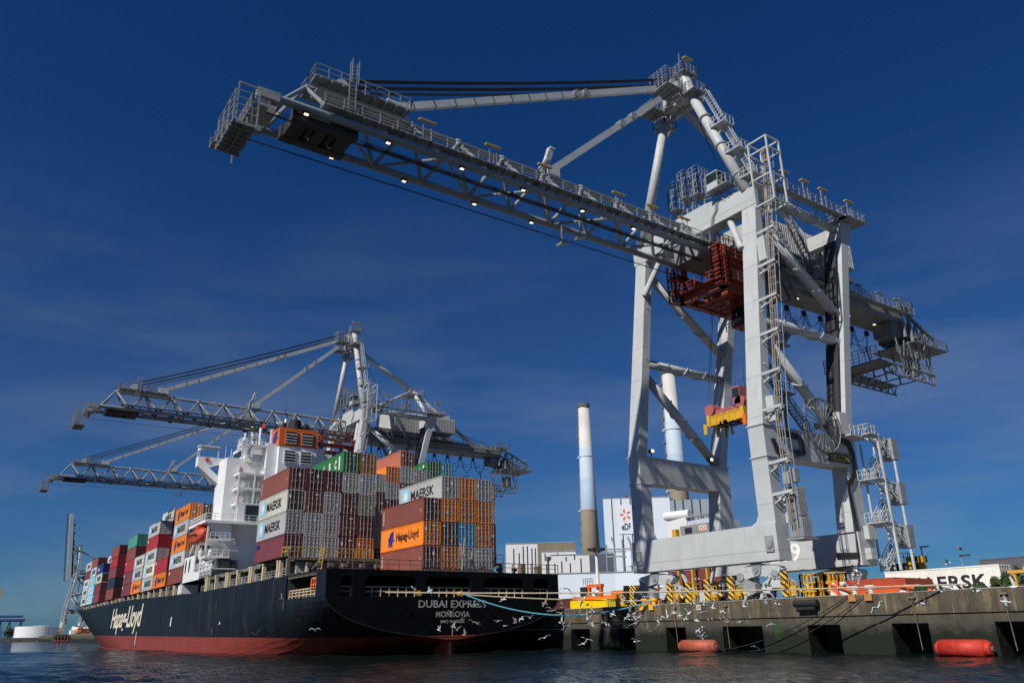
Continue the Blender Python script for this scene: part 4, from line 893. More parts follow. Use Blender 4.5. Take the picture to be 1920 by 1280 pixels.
# ---------------------------------------------------------------- container ship (ship frame: x aft, y starboard, z up from the water)
SO = Vector((-85.3155, 50.9839, 0.0)); SYAW = -0.0134120579
SM = Matrix.Translation(SO) @ Matrix.Rotation(SYAW, 4, 'Z')
def s2w(p): return SM @ Vector(p)
ship = empty('container_ship', SO, 'black hulled container ship with red waterline moored stern towards the viewer', 'ship', rz=SYAW)
AO[ship.name] = Vector((0, 0, 0))
LD = 286.0
def hull_mat():
    m = mat('hull_paint', (0.006, 0.008, 0.012), 0.5, 0.3, 0.12, spec=0.3)
    t = m.node_tree; b = t.nodes['Principled BSDF']; src = b.inputs['Base Color'].links[0].from_socket
    co = t.nodes.new('ShaderNodeTexCoord'); sp = t.nodes.new('ShaderNodeSeparateXYZ'); t.links.new(co.outputs['Object'], sp.inputs[0])
    # weather streaks
    ma = t.nodes.new('ShaderNodeMapping'); ma.inputs['Scale'].default_value = (0.55, 0.55, 0.07); t.links.new(co.outputs['Object'], ma.inputs[0])
    no = t.nodes.new('ShaderNodeTexNoise'); no.inputs['Scale'].default_value = 1; no.inputs['Detail'].default_value = 8; no.inputs['Roughness'].default_value = 0.7; t.links.new(ma.outputs[0], no.inputs['Vector'])
    mr = t.nodes.new('ShaderNodeMapRange'); mr.inputs['From Min'].default_value = .42; mr.inputs['From Max'].default_value = .75; mr.inputs['To Max'].default_value = .8; t.links.new(no.outputs[0], mr.inputs[0])
    x1 = t.nodes.new('ShaderNodeMix'); x1.data_type = 'RGBA'; x1.inputs['B'].default_value = (0.016, 0.022, 0.030, 1); t.links.new(mr.outputs[0], x1.inputs[0]); t.links.new(src, x1.inputs['A'])
    # red below the boot line, 2 m aft to 3.2 m forward
    lin = t.nodes.new('ShaderNodeMath'); lin.operation = 'MULTIPLY_ADD'; lin.inputs[1].default_value = 0.0062; t.links.new(sp.outputs['X'], lin.inputs[0]); t.links.new(sp.outputs['Z'], lin.inputs[2])
    lt = t.nodes.new('ShaderNodeMath'); lt.operation = 'LESS_THAN'; lt.inputs[1].default_value = 2.03; t.links.new(lin.outputs[0], lt.inputs[0])
    n2 = t.nodes.new('ShaderNodeMix'); n2.data_type = 'RGBA'; n2.inputs['A'].default_value = (0.26, 0.042, 0.028, 1); n2.inputs['B'].default_value = (0.16, 0.05, 0.04, 1); t.links.new(mr.outputs[0], n2.inputs[0])
    x2 = t.nodes.new('ShaderNodeMix'); x2.data_type = 'RGBA'; t.links.new(lt.outputs[0], x2.inputs[0]); t.links.new(x1.outputs['Result'], x2.inputs['A']); t.links.new(n2.outputs['Result'], x2.inputs['B'])
    # plate seams and rust runs
    mp2 = t.nodes.new('ShaderNodeMapping'); mp2.inputs['Rotation'].default_value = (R(90), 0, 0); t.links.new(co.outputs['Object'], mp2.inputs[0])
    br = t.nodes.new('ShaderNodeTexBrick'); br.inputs['Scale'].default_value = 1; br.inputs['Brick Width'].default_value = 9; br.inputs['Row Height'].default_value = 2.3; br.inputs['Mortar Size'].default_value = 0.035
    br.inputs['Color1'].default_value = (.8, .8, .8, 1); br.inputs['Color2'].default_value = (1, 1, 1, 1); br.inputs['Mortar'].default_value = (.25, .25, .25, 1); t.links.new(mp2.outputs[0], br.inputs['Vector'])
    x3 = t.nodes.new('ShaderNodeMix'); x3.data_type = 'RGBA'; x3.blend_type = 'MULTIPLY'; x3.inputs[0].default_value = .75; t.links.new(x2.outputs['Result'], x3.inputs['A']); t.links.new(br.outputs['Color'], x3.inputs['B'])
    m4 = t.nodes.new('ShaderNodeMapping'); m4.inputs['Scale'].default_value = (0.9, 0.9, 0.1); t.links.new(co.outputs['Object'], m4.inputs[0])
    n4 = t.nodes.new('ShaderNodeTexNoise'); n4.inputs['Scale'].default_value = 1; n4.inputs['Detail'].default_value = 6; t.links.new(m4.outputs[0], n4.inputs['Vector'])
    r4 = t.nodes.new('ShaderNodeMapRange'); r4.inputs['From Min'].default_value = .62; r4.inputs['From Max'].default_value = .74; r4.inputs['To Max'].default_value = .4; t.links.new(n4.outputs[0], r4.inputs[0])
    x4 = t.nodes.new('ShaderNodeMix'); x4.data_type = 'RGBA'; x4.inputs['B'].default_value = (.075, .045, .03, 1); t.links.new(r4.outputs[0], x4.inputs[0]); t.links.new(x3.outputs['Result'], x4.inputs['A'])
    n5 = t.nodes.new('ShaderNodeTexNoise'); n5.inputs['Scale'].default_value = .35; n5.inputs['Detail'].default_value = 2; t.links.new(co.outputs['Object'], n5.inputs['Vector'])
    b5 = t.nodes.new('ShaderNodeBump'); b5.inputs['Strength'].default_value = .35; b5.inputs['Distance'].default_value = .25; t.links.new(n5.outputs[0], b5.inputs['Height']); t.links.new(b5.outputs[0], b.inputs['Normal'])
    t.links.new(x4.outputs['Result'], b.inputs['Base Color']); return m
HULL = hull_mat()
def deck_z(x):
    s = -x
    return 9.4 if s < 60 else 9.4 + 1.4 * min(1, (s - 60) / 70) + (max(0, s - 200) / 86) ** 1.5 * 2.6
def hb(x, z):
    """half breadth of the hull at station x and height z"""
    s = -x; b = 16.1
    if s < 60:
        zk = 1.9 - 0.29 * (s - 1); p = 1.9 + s * 0.02
        if z < 6.5:
            t = (6.5 - z) / (6.5 - zk)
            b = 0.0 if t >= 1 else 16.1 * (1 - t ** p) ** (1 / p)
    k = max(0.0, min(1.0, z / 12.5))
    s0 = 120 + 85 * k; s1 = 263 + 23 * k; n = 1.75 + 1.1 * k
    if s > s0: b = min(b, 16.1 * max(0.0, 1 - ((s - s0) / (s1 - s0)) ** n))
    return b
def build_hull():
    xs = [-1, -1.6, -2.5, -4.2] + [-4.2 - 10.2 * i / 6 for i in range(1, 7)] + [-18, -24, -30, -36, -42, -50, -60] + [-60 - 6 * i for i in range(1, 24)] + [-198 - 88 * (i / 30) for i in range(1, 31)]
    zs = [-1.0, 0, .7, 1.4, 2.0, 2.6, 3.2, 3.9, 4.6, 5.3, 6.0, 6.55, 7.3, 8.2, 9.39, 10.2, 11, 12, 13.6]
    m = MB(); idx = {}
    for s in (-1, 1):
        for i, x in enumerate(xs):
            dz = deck_z(x)
            for j, z in enumerate(zs):
                zz = min(z, dz); y = hb(x, zz)
                if -x < 4.2 and zz > 5: y = min(y, 16.45 - .9 * (1 - (-x - 1) / 3.2) ** 2 * 0.0) if -x > 1 else y
                q = (x, s * y, max(zz, -1.0)); idx[s, i, j] = len(m.v); m.v.append(q)
        for i in range(len(xs) - 1):
            for j in range(len(zs) - 1):
                z0, z1 = m.v[idx[s, i, j]][2], m.v[idx[s, i, j+1]][2]
                if z1 - z0 < 1e-4 and m.v[idx[s, i+1, j+1]][2] - m.v[idx[s, i+1, j]][2] < 1e-4: continue
                if s < 0 and 4.1 < -xs[i] and -xs[i+1] < 14.6 and zs[j] > 6.5: continue
                if hb(xs[i], zs[j+1]) < .01 and hb(xs[i+1], zs[j+1]) < .01: continue
                f = (idx[s, i, j], idx[s, i+1, j], idx[s, i+1, j+1], idx[s, i, j+1])
                m.f.append(f if s > 0 else f[::-1])
    # counter under the transom is closed by a centre strip; deck
    for i in range(len(xs) - 1):
        a, b = xs[i], xs[i+1]
        za, zb = deck_z(a), deck_z(b)
        ya, yb = hb(a, za), hb(b, zb)
        k = len(m.v); m.v += [(a, -ya, za - .05), (b, -yb, zb - .05), (b, yb, zb - .05), (a, ya, za - .05)]; m.f.append((k, k+1, k+2, k+3))
    return m.build('hull', HULL, ship)
hull = build_hull()
# transom with mooring deck openings
def rrect(y0, y1, z0, z1, r, n=5):
    pts = []
    for cy, cz, a0 in ((y1 - r, z0 + r, -90), (y1 - r, z1 - r, 0), (y0 + r, z1 - r, 90), (y0 + r, z0 + r, 180)):
        for i in range(n + 1):
            a = R(a0 + 90 * i / n); pts.append((cy + r * math.cos(a), cz + r * math.sin(a)))
    return pts
def transom():
    bot = []
    for i in range(41):
        z = 1.9 + (6.4 - 1.9) * (i / 40) ** 1.6; bot.append((hb(-1, z), z))
    m = MB(); pts = [(-1, -y, z) for y, z in reversed(bot)] + [(-1, y, z) for y, z in bot[1:]]
    m.poly(pts, (-.3, 0, 0)); m.box(-1.3, -1.0, -16.1, 16.1, 8.75, 9.4)
    holes = [(-14.4, -13.0), (-11.5, -4.9), (-3.7, 2.6), (4.6, 10.6), (12.2, 14.6)]
    ys = [-16.1] + [v for h in holes for v in h] + [16.1]
    for i in range(0, len(ys), 2): m.box(-1.3, -1.0, ys[i], ys[i+1], 6.4, 8.75)
    for a, b in holes:
        r = .75
        for cy, sy in ((a, 1), (b, -1)):
            p = [(-1.0, cy, 8.75)] + [(-1.0, cy + sy * (r - r * math.cos(R(k * 18))), 8.75 - r + r * math.sin(R(k * 18))) for k in range(6)]
            m.poly(p if sy < 0 else p[::-1], (-.3, 0, 0))
    t = m.build('transom', mat('stern_paint', (0.0032, 0.004, 0.0055), 0.6, 0.3, 0.3, spec=.12, streak=.25, rustcol=(.012, .011, .010)), ship)
    e = MB()
    for (y0, z0), (y1, z1) in zip(bot, bot[1:]):
        for s in (-1, 1): e.bar((-.98, s*y0, z0), (-.98, s*y1, z1), .05)
    e.build('weld_edge', mat('worn_edge', (0.04, 0.045, 0.05), .5), t)
    return t
tr = transom()
def letters(s, y0, y1, z0, z1, mt, x=-.985, bold=0.012):
    return text_into(MB(), s, (x, y0, z0), (0, 1, 0), (0, 0, 1), y1 - y0, z1 - z0, bold=bold).build('lettering', mt, tr)
NAME = mat('name_paint', (0.42, 0.40, 0.36), 0.6, 0.25, 1.5, rust=0.5, rustcol=(0.30, 0.18, 0.06))
letters('DUBAI EXPRESS', -4.6, 4.75, 5.2, 6.05, NAME); letters('MONROVIA', -2.25, 2.4, 4.12, 4.78, NAME); letters('IMO 9440825', -1.6, 1.65, 3.45, 3.8, NAME)
m = MB().box(-6.6, -1.6, -.32, .32, -1, 2.0).build('rudder', mat('rudder_red', (0.38, 0.05, 0.03), .5, .15), ship)
d = MB()
for i in range(11): d.box(-1.595, -1.59, -.06, .06, .1 + i*.17, .18 + i*.17)
for i in range(8): d.box(-.995, -.985, -.06, .06, 2.1 + i*.17, 2.18 + i*.17)
d.build('draught_mark', WLET, m)
MB().poly([(-.985, -4.9, 2.06), (-.985, 4.9, 2.06), (-.985, .6, 1.62), (-.985, -.6, 1.62)], (-.05, 0, 0)).build('stern_red_wedge', mat('rudder_red', (0.38, 0.05, 0.03)), tr)
# mooring deck inside the openings
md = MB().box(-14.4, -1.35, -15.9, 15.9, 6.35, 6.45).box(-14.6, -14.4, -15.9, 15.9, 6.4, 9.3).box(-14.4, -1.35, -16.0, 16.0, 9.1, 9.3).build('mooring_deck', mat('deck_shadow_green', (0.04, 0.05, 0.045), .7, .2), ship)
m = MB()
for y in (-12.3, -9, -6.2, -1.5, 1.2, 6.4, 9.2, 13.2): MB().tube((-3.4, y, 6.45), (-3.4, y, 7.5), .35, 10).tube((-4.4, y, 6.45), (-4.4, y, 7.5), .35, 10).box(-4.9, -2.9, y - .4, y + .4, 6.4, 6.6).build('bitts', CRK, ship)
for y in (-8, 0, 7.5): MB().tube((-7, y - 1.2, 7.4), (-7, y + 1.2, 7.4), .8, 14).box(-7.8, -6.2, y + 1.1, y + 2.2, 6.45, 8.2).build('mooring_winch', CRK, ship)
m = MB()
for y0, y1 in ((-14.4, -13.0), (-11.5, -4.9), (-3.7, 2.6), (4.6, 10.6), (12.2, 14.6)): m.rail([(-1.5, y0, 6.45), (-1.5, y1, 6.45)], 1.05, 1.1, .09)
m.rail([(-4.3, -15.7, 6.5), (-14.2, -15.7, 6.5)], 1.05, 1.2, .1, (.35, .7)); m.build('mooring_railing', CREAM, ship)
for y in (-11.6 + 6.2, .35):
    MB().tube((-1.6, y + .8, 6.8), (-.8, y + .8, 6.8), .26, 14, .32).build('fairlead', YEL, ship)
m = MB().box(-14.3, -4.3, -15.95, -15.75, 8.95, 9.3)
for i in range(5): m.box(-13.8 + i*2.2, -13.0 + i*2.2, -15.6, -15.1, 6.5, 7.5)
m.build('opening_frame', RUSTY, ship)
m = MB()
for k in range(3): m.path([(-6.2 + k*.75, -15.9, 7.4), (-6.2 + k*.75, -15.9, 8.5), (-5.9 + k*.75, -15.4, 8.8), (-5.9 + k*.75, -14.6, 8.8)], .09, 6)
m.bar((-6.2, -15.9, 7.9), (-4.7, -15.9, 7.9), .12); m.build('rescue_hoop', ORG, ship)
# name and marks on the port side
def on_port(q):
    y = hb(q[0], q[2]); return (q[0], -y - .04, q[2])
HL = MB(); text_into(HL, 'Hapag-Lloyd', (-147.0, 0, 3.2), (1, 0, 0), (0, 0, 1), 40.5, 6.1, shear=0.2, bold=0.02, fn=on_port, spacing=.92)
HL.build('lettering', flat('hull_cream', (0.66, 0.60, 0.47)), hull)
m = MB()
for x, z0, z1, w_ in ((-111, .8, 3.6, .5), (-78, 4.3, 5.9, .7), (-44, 4.1, 4.5, .4)):
    m.f.append(tuple(range(len(m.v), len(m.v) + 4))); m.v += [on_port((x, 0, z0)), on_port((x + w_, 0, z0)), on_port((x + w_ + .3, 0, z1)), on_port((x + .3, 0, z1))]
m.build('hull_mark', WLET, hull)
for x, z in ((-84, 5.2), (-46.5, 7.0), (-47.5, 3.2), (-14.9, 6.0)):
    m = MB(); pts = [on_port((x + .4 * math.cos(a), 0, z + .75 * math.sin(a))) for a in [i * math.pi / 6 for i in range(12)]]; m.poly(pts, (0, -.03, 0)); m.build('hull_port', CRK, hull)
# stanchions and rails along the port deck edge, coaming under the boxes
for i in range(32):
    x = -19.5 - i * 6.1
    if -60.5 > x > -73: continue
    b = hb(x, deck_z(x)) - .35; z0 = deck_z(x)
    MB().box(x, x + .5, -b - .15, -b + .3, z0, 11.62).box(x - .08, x + .58, -b - .2, -b + .45, 11.45, 11.66).build('stanchion', CREAM, ship)
    if i % 2 == 0: MB().box(x + .95, x + 1.4, -b - .15, -b + .3, z0, 11.62).build('stanchion', CREAM, ship)
m = MB().rail([(-15, -15.5, 9.4), (-60, -15.5, 9.42)], 1.05, 1.5, .09, (.35, .7)).rail([(-74, -15.4, 9.8), (-215, -15.2, 10.9)], 1.05, 1.7, .09, (.35, .7)); m.build('side_railing', CRD, ship)
m = MB().box(-60, -14.8, -13.6, 13.6, 9.3, 11.2).box(-215, -74, -13.6, 13.6, 9.3, 11.5).box(-60, -14.9, -15.2, 15.2, 11.3, 11.75).box(-216, -74, -15.6, 15.6, 11.3, 11.7)
m.build('hatch_coaming', mat('coaming', (0.15, 0.15, 0.14), .7, .25, .8, rust=.5), ship)
m = MB()
for i in range(60):
    x = -16 - i * 3.4
    if -60 > x > -74: continue
    MB().box(x, x + .5, -14.6, -13.6, 9.5, 11.2).box(x + .5, x + 2.0, -13.75, -13.6, 9.9, 10.8).build('coaming_stay', mat('stay_paint', (0.34, 0.33, 0.30), .7, .25, .8, rust=.5), ship)
# after deck: platform under the aft bay, rails along the transom
m = MB().box(-14.6, -1.0, -3.9, 6.2, 9.4, 9.55).box(-14.8, -14.4, -16.0, 16.0, 11.4, 11.75).box(-15.3, -14.4, -16, 16, 9.4, 9.7)
for y in range(-16, 17, 4): m.box(-15, -14.5, y - .2, y + .2, 9.4, 11.5)
for y in (-13.5, -9.5): m.bar((-14.5, y, 9.6), (-14.4, y + 1.5, 11.4), .2)
m.build('aft_support', RUSTY, ship)
m = MB().rail([(-1.1, -16, 9.4), (-1.1, 16.2, 9.4)], 1.15, 1.45, .085); m.build('stern_railing', RUSTY, ship)
m = MB().rail([(-14.4, -16.2, 11.75), (-14.4, -4.6, 11.75)], 1.2, 1.3, .09).rail([(-16.3, -16.3, 11.75), (-14.4, -16.2, 11.75)], 1.2, 1.0, .1).ladder((-12, -13.2, 9.4), (-12.4, -12.6, 13), (.5, .3, 0), .4, .1)
MB().rail([(-14.4, 6.4, 11.75), (-14.4, 16.2, 11.75)], 1.2, 1.3, .09).build('catwalk_railing', RUSTY, ship)
m.build('catwalk_railing', mat('worn_yellow_rail', (0.42, 0.29, 0.06), .6, .25, 1.5, rust=.7), ship)
m = MB()
for y in (-15.0, -13.8, -12.2, -10.4, -8, -6, 11.2, 12.6, 15.2): m.tube((-10, y, 9.4), (-10, y, 10.4), .16, 8).box(-10.3, -9.7, y - .3, y + .3, 10.3, 10.7)
m.box(-13, -11.6, -9.4, -7.6, 9.5, 10.3).box(-2.4, -1.6, 10.6, 11.3, 9.4, 10.6).box(-2.4, -1.6, 13.2, 13.9, 9.4, 10.4).tube((-2, 15.3, 9.4), (-2, 15.3, 11.6), .16, 8).box(-2.3, -1.7, 15.0, 15.6, 11.2, 11.7)
m.build('deck_vent', RUSTY, ship)
m = MB().bar((-1.1, 1.35, 9.4), (-.4, 1.3, 13.4), .09); fs = m.build('flagstaff', CREAM, ship)
m = MB(); nb_ = 7
for i in range(nb_): m.box(-.72 - .03*i, -.68 - .03*i, .98 - .02*i, 1.28 - .015*i, 11.0 + i*.26, 11.0 + (i+1)*.26 - .005)
m.build('ensign', stripes('ensign_stripe', (0.5, 0.05, 0.06), (0.6, 0.58, 0.56), 3.2, 0.6), fs)
m = MB().rail([(-1.6, 2.6, 9.4), (-1.6, 4.2, 9.4), (-3, 4.2, 9.4)], 3.6, 1.5, .12); m.build('gallows_frame', CREAM, ship)
# ---------------- superstructure
sup = MB().box(-73, -66, -12, 12, 9.4, 34.2).box(-72, -63, -11.2, 11.2, 9.4, 21.5).box(-66, -62.5, -5.7, 5.7, 9.4, 36.9).box(-66, -61.6, -3.7, 3.7, 9.4, 36.55).box(-67.2, -65.2, -8.6, -5.7, 33.6, 35.1)
sup.box(-74, -67, -9.0, 9, 34.2, 36.9)
sp_ = sup.build('superstructure', WHT, ship)
m = MB(); m.box(-74, -60.4, -16.0, 16.0, 21.25, 21.7).poly([(-61.2, -15.6, 21.25), (-61.2, -10.9, 16.6), (-61.2, -9.6, 16.6), (-61.2, -11.6, 21.25)], (-.5, 0, 0)).poly([(-61.2, 15.6, 21.25), (-61.2, 10.9, 16.6), (-61.2, 9.6, 16.6), (-61.2, 11.6, 21.25)], (-.5, 0, 0))
m.box(-72, -60.6, -15.4, -11.2, 15.3, 15.6).tube((-62.2, -11.8, 17.6), (-62.2, -11.8, 21.2), .9, 14)
m.build('platform_deck', WHT, ship)
# bridge wings
for s in (-1, 1):
    m = MB(); pr = [(-71.4, s*16.05, 35.0), (-71.4, s*16.05, 33.1), (-71.4, s*11.9, 29.9), (-71.4, s*11.9, 31.3), (-71.4, s*14.0, 33.0), (-71.4, s*12.3, 33.6), (-71.4, s*9, 33.6), (-71.4, s*9, 35.0)]
    m.poly(pr, (-1.9, 0, 0)).box(-73.3, -71.4, min(s*8.9, s*16), max(s*8.9, s*16), 34.9, 35.0)
    m.bar((-73, s*15.9, 35), (-73, s*15.9, 37.1), .12).bar((-71.6, s*15.9, 35), (-71.6, s*15.9, 37.1), .12).box(-73.4, -71.3, min(s*12.2, s*16.1), max(s*12.2, s*16.1), 37.0, 37.15).bar((-71.6, s*12.4, 35), (-71.6, s*12.4, 37), .12).tube((-71.5, s*15.9, 36), (-71.5, s*15.9, 36.5), .35, 10)
    wg = m.build('bridge_wing', WHT, ship)
    b_ = MB(); n = 16
    for i in range(n):
        a0, a1 = 2*math.pi*i/n, 2*math.pi*(i+1)/n
        b_.tube((-71.3, s*14.4 + .32*math.cos(a0), 34.4 + .32*math.sin(a0)), (-71.3, s*14.4 + .32*math.cos(a1), 34.4 + .32*math.sin(a1)), .11, 6)
    b_.build('lifebuoy', REDL, wg)
m = MB().box(-74.02, -74.0, -8.6, 8.6, 34.9, 36.3)
for y in (-9.02, 9.0): m.box(-73.6, -67.4, y, y + .02, 34.9, 36.3)
m.build('bridge_window', GLASS, ship)
# stair platforms on the port quarter
m = MB()
for z in (31.0, 28.2, 25.4):
    m.box(-66, -62.6, -10.4, -5.75, z - .35, z).rail([(-66, -10.3, z), (-62.7, -10.3, z), (-62.7, -5.8, z)], 1.1, .9, .08)
    m.stairs((-64.6, -9.6, z - 2.8), (-64.6, -7.4, z), (.8, 0, 0), 9)
for y in (-10.3, -7.4): m.bar((-62.7, y, 21.7), (-62.7, y, 31), .22)
m.box(-66, -62.6, -10.4, -5.75, 36.2, 36.5).rail([(-66, -10.3, 36.5), (-62.8, -10.3, 36.5), (-62.8, -6, 36.5)], 1.1, .9, .08).bar((-62.8, -10.2, 33.6), (-62.8, -10.2, 36.2), .2).bar((-62.8, -8.4, 34), (-62.8, -8.4, 36.2), .2).stairs((-64.8, -9.2, 33.2), (-64.8, -8.0, 36.3), (.7, 0, 0), 9)
m.rail([(-60.5, -15.9, 21.7), (-60.5, -4, 21.7)], 1.15, 1.4, .09).rail([(-74, -15.9, 21.7), (-60.5, -15.9, 21.7)], 1.15, 1.4, .09).box(-63.4, -62.6, -10.0, -8.8, 21.7, 25.1).rail([(-60.7, -15.3, 15.6), (-60.7, -11.4, 15.6)], 1.1, .9, .09).stairs((-61.4, -13.8, 12.6), (-61.4, -12.2, 15.5), (-.8, 0, 0), 9).stairs((-62, -12.8, 17.8), (-62, -11.4, 21.4), (-.8, 0, 0), 9).box(-70, -60.7, -14.9, -11.2, 18.3, 18.55).rail([(-60.8, -14.8, 18.55), (-60.8, -11.4, 18.55)], 1.1, .9, .09)
m.build('stair_landing', WHT, ship)
m = MB().box(-62.48, -62.42, -8.6, -6, 22.2, 25.0).box(-62.98, -62.9, -5.4, 5.2, 22.2, 25.2); m.build('dark_opening', GLASS, ship)
for z in (31.6, 28.8, 26.0): MB().box(-65.98, -65.9, -9.6, -9.1, z, z + .9).build('fire_box', REDL, ship)
# funnel
fo = mat('funnel_orange', (0.55, 0.13, 0.03), .5, .08)
fn = MB().box(-66.2, -61.5, -3.85, 3.85, 36.55, 40.1).build('funnel', fo, ship)
lo = MB(); O_ = (-65.9, -3.88, 37.0); bx_ = [(.35, .1), (.75, .0), (1.0, .55), (1.15, .55), (1.2, .05), (1.95, .1), (2.1, .95), (2.65, 1.0), (2.6, 1.35), (2.2, 1.45), (2.55, 2.8), (1.5, 2.65), (1.05, 2.35), (.65, 1.7), (.2, 1.6), (.15, 1.3), (.5, 1.15)]
lo.poly([(O_[0] + a*1.25, O_[1], O_[2] + b*.98) for a, b in bx_], (0, -.02, 0)); lo.build('funnel_logo', BLU, fn)
for y in (-2.6, .55):
    for z0, par, pm in ((37.0, fn, fo), (33.3, sp_, WHT)):
        v = MB().box(-61.5, -61.3, y - .12, y, z0 - .12, z0 + 2.42).box(-61.5, -61.3, y + 2.1, y + 2.22, z0 - .12, z0 + 2.42).box(-61.5, -61.3, y, y + 2.1, z0 + 2.3, z0 + 2.42).box(-61.5, -61.3, y, y + 2.1, z0 - .12, z0)
        fr = v.build('louvre_frame', pm, par)
        MB().box(-61.5, -61.46, y, y + 2.1, z0, z0 + 2.3).build('louvre_back', CRK, fr if par is None else par)
        sl_ = MB()
        for k in range(4): sl_.hexa([(-61.44, y, z0 + .1 + k*.56), (-61.2, y, z0 + .02 + k*.56), (-61.2, y + 2.1, z0 + .02 + k*.56), (-61.44, y + 2.1, z0 + .1 + k*.56), (-61.44, y, z0 + .36 + k*.56), (-61.2, y, z0 + .08 + k*.56), (-61.2, y + 2.1, z0 + .08 + k*.56), (-61.44, y + 2.1, z0 + .36 + k*.56)])
        sl_.build('louvre', CRD, par)
m = MB().tube((-63.6, -.3, 40.1), (-63.4, -.3, 42.2), 1.25, 18, 1.1).tube((-63.6, 1.3, 40.1), (-62.6, 1.9, 41.2), .7, 12).tube((-64, -2.4, 40.1), (-63.8, -2.4, 41.6), .38, 12).bar((-64, -1.9, 40), (-64, -1.9, 43.6), .12).bar((-64, -2.4, 43.3), (-64, -1.5, 43.3), .1).bar((-64, -2.3, 43.3), (-64, -2.3, 44.4), .1); m.build('exhaust_pipe', RUBB, fn)
# mast, radar, aerials
m = MB().tube((-69.5, -5.2, 36.9), (-69.5, -5.2, 38), .55, 12).tube((-69.5, -5.2, 38), (-69.5, -5.2, 41.4), .28, 10).tube((-70, 0, 36.9), (-70, 0, 44), .4, 10).bar((-70, -2.4, 41), (-70, 2.4, 41), .2).bar((-70, -2, 43), (-70, 2, 43), .3, .5).tube((-68, -8.6, 36.9), (-68, -8.6, 38), .35, 10).ell((-68, -8.6, 38.2), .55, .55, .5, 12, 8).rail([(-67.2, -9, 36.9), (-67.2, 3, 36.9)], 1.1, 1.2, .08).rail([(-71, -9, 36.9), (-67.2, -9, 36.9)], 1.1, 1.2, .08).box(-71, -67.2, -9.2, 3, 36.7, 36.9).bar((-66.5, -3.9, 36.9), (-66.5, -3.9, 40.6), .35)
m.bar((-71, -11.2, 34.2), (-71, -11.2, 37.4), .06).bar((-69, -10.6, 34.2), (-69, -10.6, 36.4), .1); m.build('radar_mast', WHT, ship)
m = MB().poly([(-69.5, -5.0, 41.4), (-69.3, -4.4, 41.5), (-69.4, -4.45, 42.3), (-69.55, -4.95, 42.4)], (-.03, 0, 0)); m.build('signal_flag', REDL, ship)
# white side plating, lockers and gear below the boat deck
m = MB().box(-74.2, -64.8, -16.02, -15.85, 13.0, 16.0).box(-73, -60.6, -16.02, -15.85, 11.6, 12.9).box(-73, -53, -16.0, -12, 12.85, 13.0).box(-76, -73, -15.9, -13, 9.8, 11.4)
m.build('side_plating', WHT, ship)
for x in (-71.2, -68.4):
    o_ = MB()
    o_.poly([(x + .55*math.cos(a), -16.04, 14.45 + 1.25*math.sin(a)) for a in [i*math.pi/8 for i in range(16)]], (0, -.02, 0)); o_.build('oval_cutout', CRK, ship)
m = MB().rail([(-64.6, -15.9, 13), (-53, -15.9, 13)], 1.2, 1.0, .09).rail([(-60.6, -15.9, 11.7), (-53, -15.9, 11.7)], 1.0, 1.0, .09).ladder((-66, -15.9, 13), (-65.4, -15.9, 18), (.5, 0, 0)).ladder((-62, -15.8, 13), (-62.4, -15.8, 17), (.5, 0, 0))
for x, z in ((-66.4, 17.2), (-65.2, 16.6), (-63.8, 15.2), (-62.2, 14.4), (-59.6, 13.9), (-57, 13.6)): m.tube((x, -15.2, z - 1.2), (x + .3, -15.2, z), .22, 8).ell((x + .2, -15.1, z), .5, .4, .4, 8, 6)
m.bar((-73.5, -15.2, 16.2), (-67.2, -15.0, 21.4), .28).bar((-61.2, -15.2, 16.4), (-60.9, -15.2, 21.2), .3).bar((-66, -15.6, 15.8), (-63, -15.6, 19.5), .25)
m.build('boat_davit', WHT, ship)
m = MB().box(-62, -60.8, -12.6, -10.9, 12.9, 15.2).box(-62, -60.9, -10.8, -9.6, 12.9, 15.0).tube((-61, -12.9, 12.9), (-61, -12.9, 15.2), .28, 8); m.build('vent_housing', CRK, ship)
# lifeboat (hangs in the davits: a thing of its own)
lb_ = empty('lifeboat', s2w((-66.5, -15.4, 18)), 'enclosed orange red lifeboat hanging in davits on the ship side', 'lifeboat', rz=SYAW); AO[lb_.name] = Vector((-66.5, -15.4, 18))
m = MB(); prof = [(-4.6, .25, 18.9, 19.6), (-3.9, .95, 18.4, 20.0), (-2, 1.35, 18.05, 20.4), (1.5, 1.4, 18.0, 20.7), (3.6, 1.1, 18.2, 20.6), (4.5, .5, 18.8, 20.0)]; k0 = len(m.v)
for x, b, z0, z1 in prof: m.v += [(-66.5 + x, -15.4 + y, z) for y, z in ((0, z0), (-b*.8, z0 + .35), (-b, (z0+z1)/2), (-b*.75, z1 - .3), (-b*.3, z1), (b*.3, z1), (b*.75, z1 - .3), (b, (z0+z1)/2), (b*.8, z0 + .35))]
for i in range(len(prof) - 1):
    for j in range(9): m.f.append((k0 + i*9 + j, k0 + i*9 + (j+1) % 9, k0 + (i+1)*9 + (j+1) % 9, k0 + (i+1)*9 + j))
m.f += [tuple(k0 + j for j in range(9)), tuple(k0 + 5*9 + j for j in range(8, -1, -1))]
m.build('boat_hull', mat('lifeboat_orange', (0.50, 0.07, 0.03), .45, .1), lb_)
MB().box(-66.2, -64.2, -16.2, -14.6, 20.6, 21.3).build('conning_tower', mat('lifeboat_orange', (0.5, .07, .03)), lb_)
MB().box(-68.5, -63, -16.84, -16.8, 19.35, 19.6).build('rubbing_strake', RUBB, lb_)
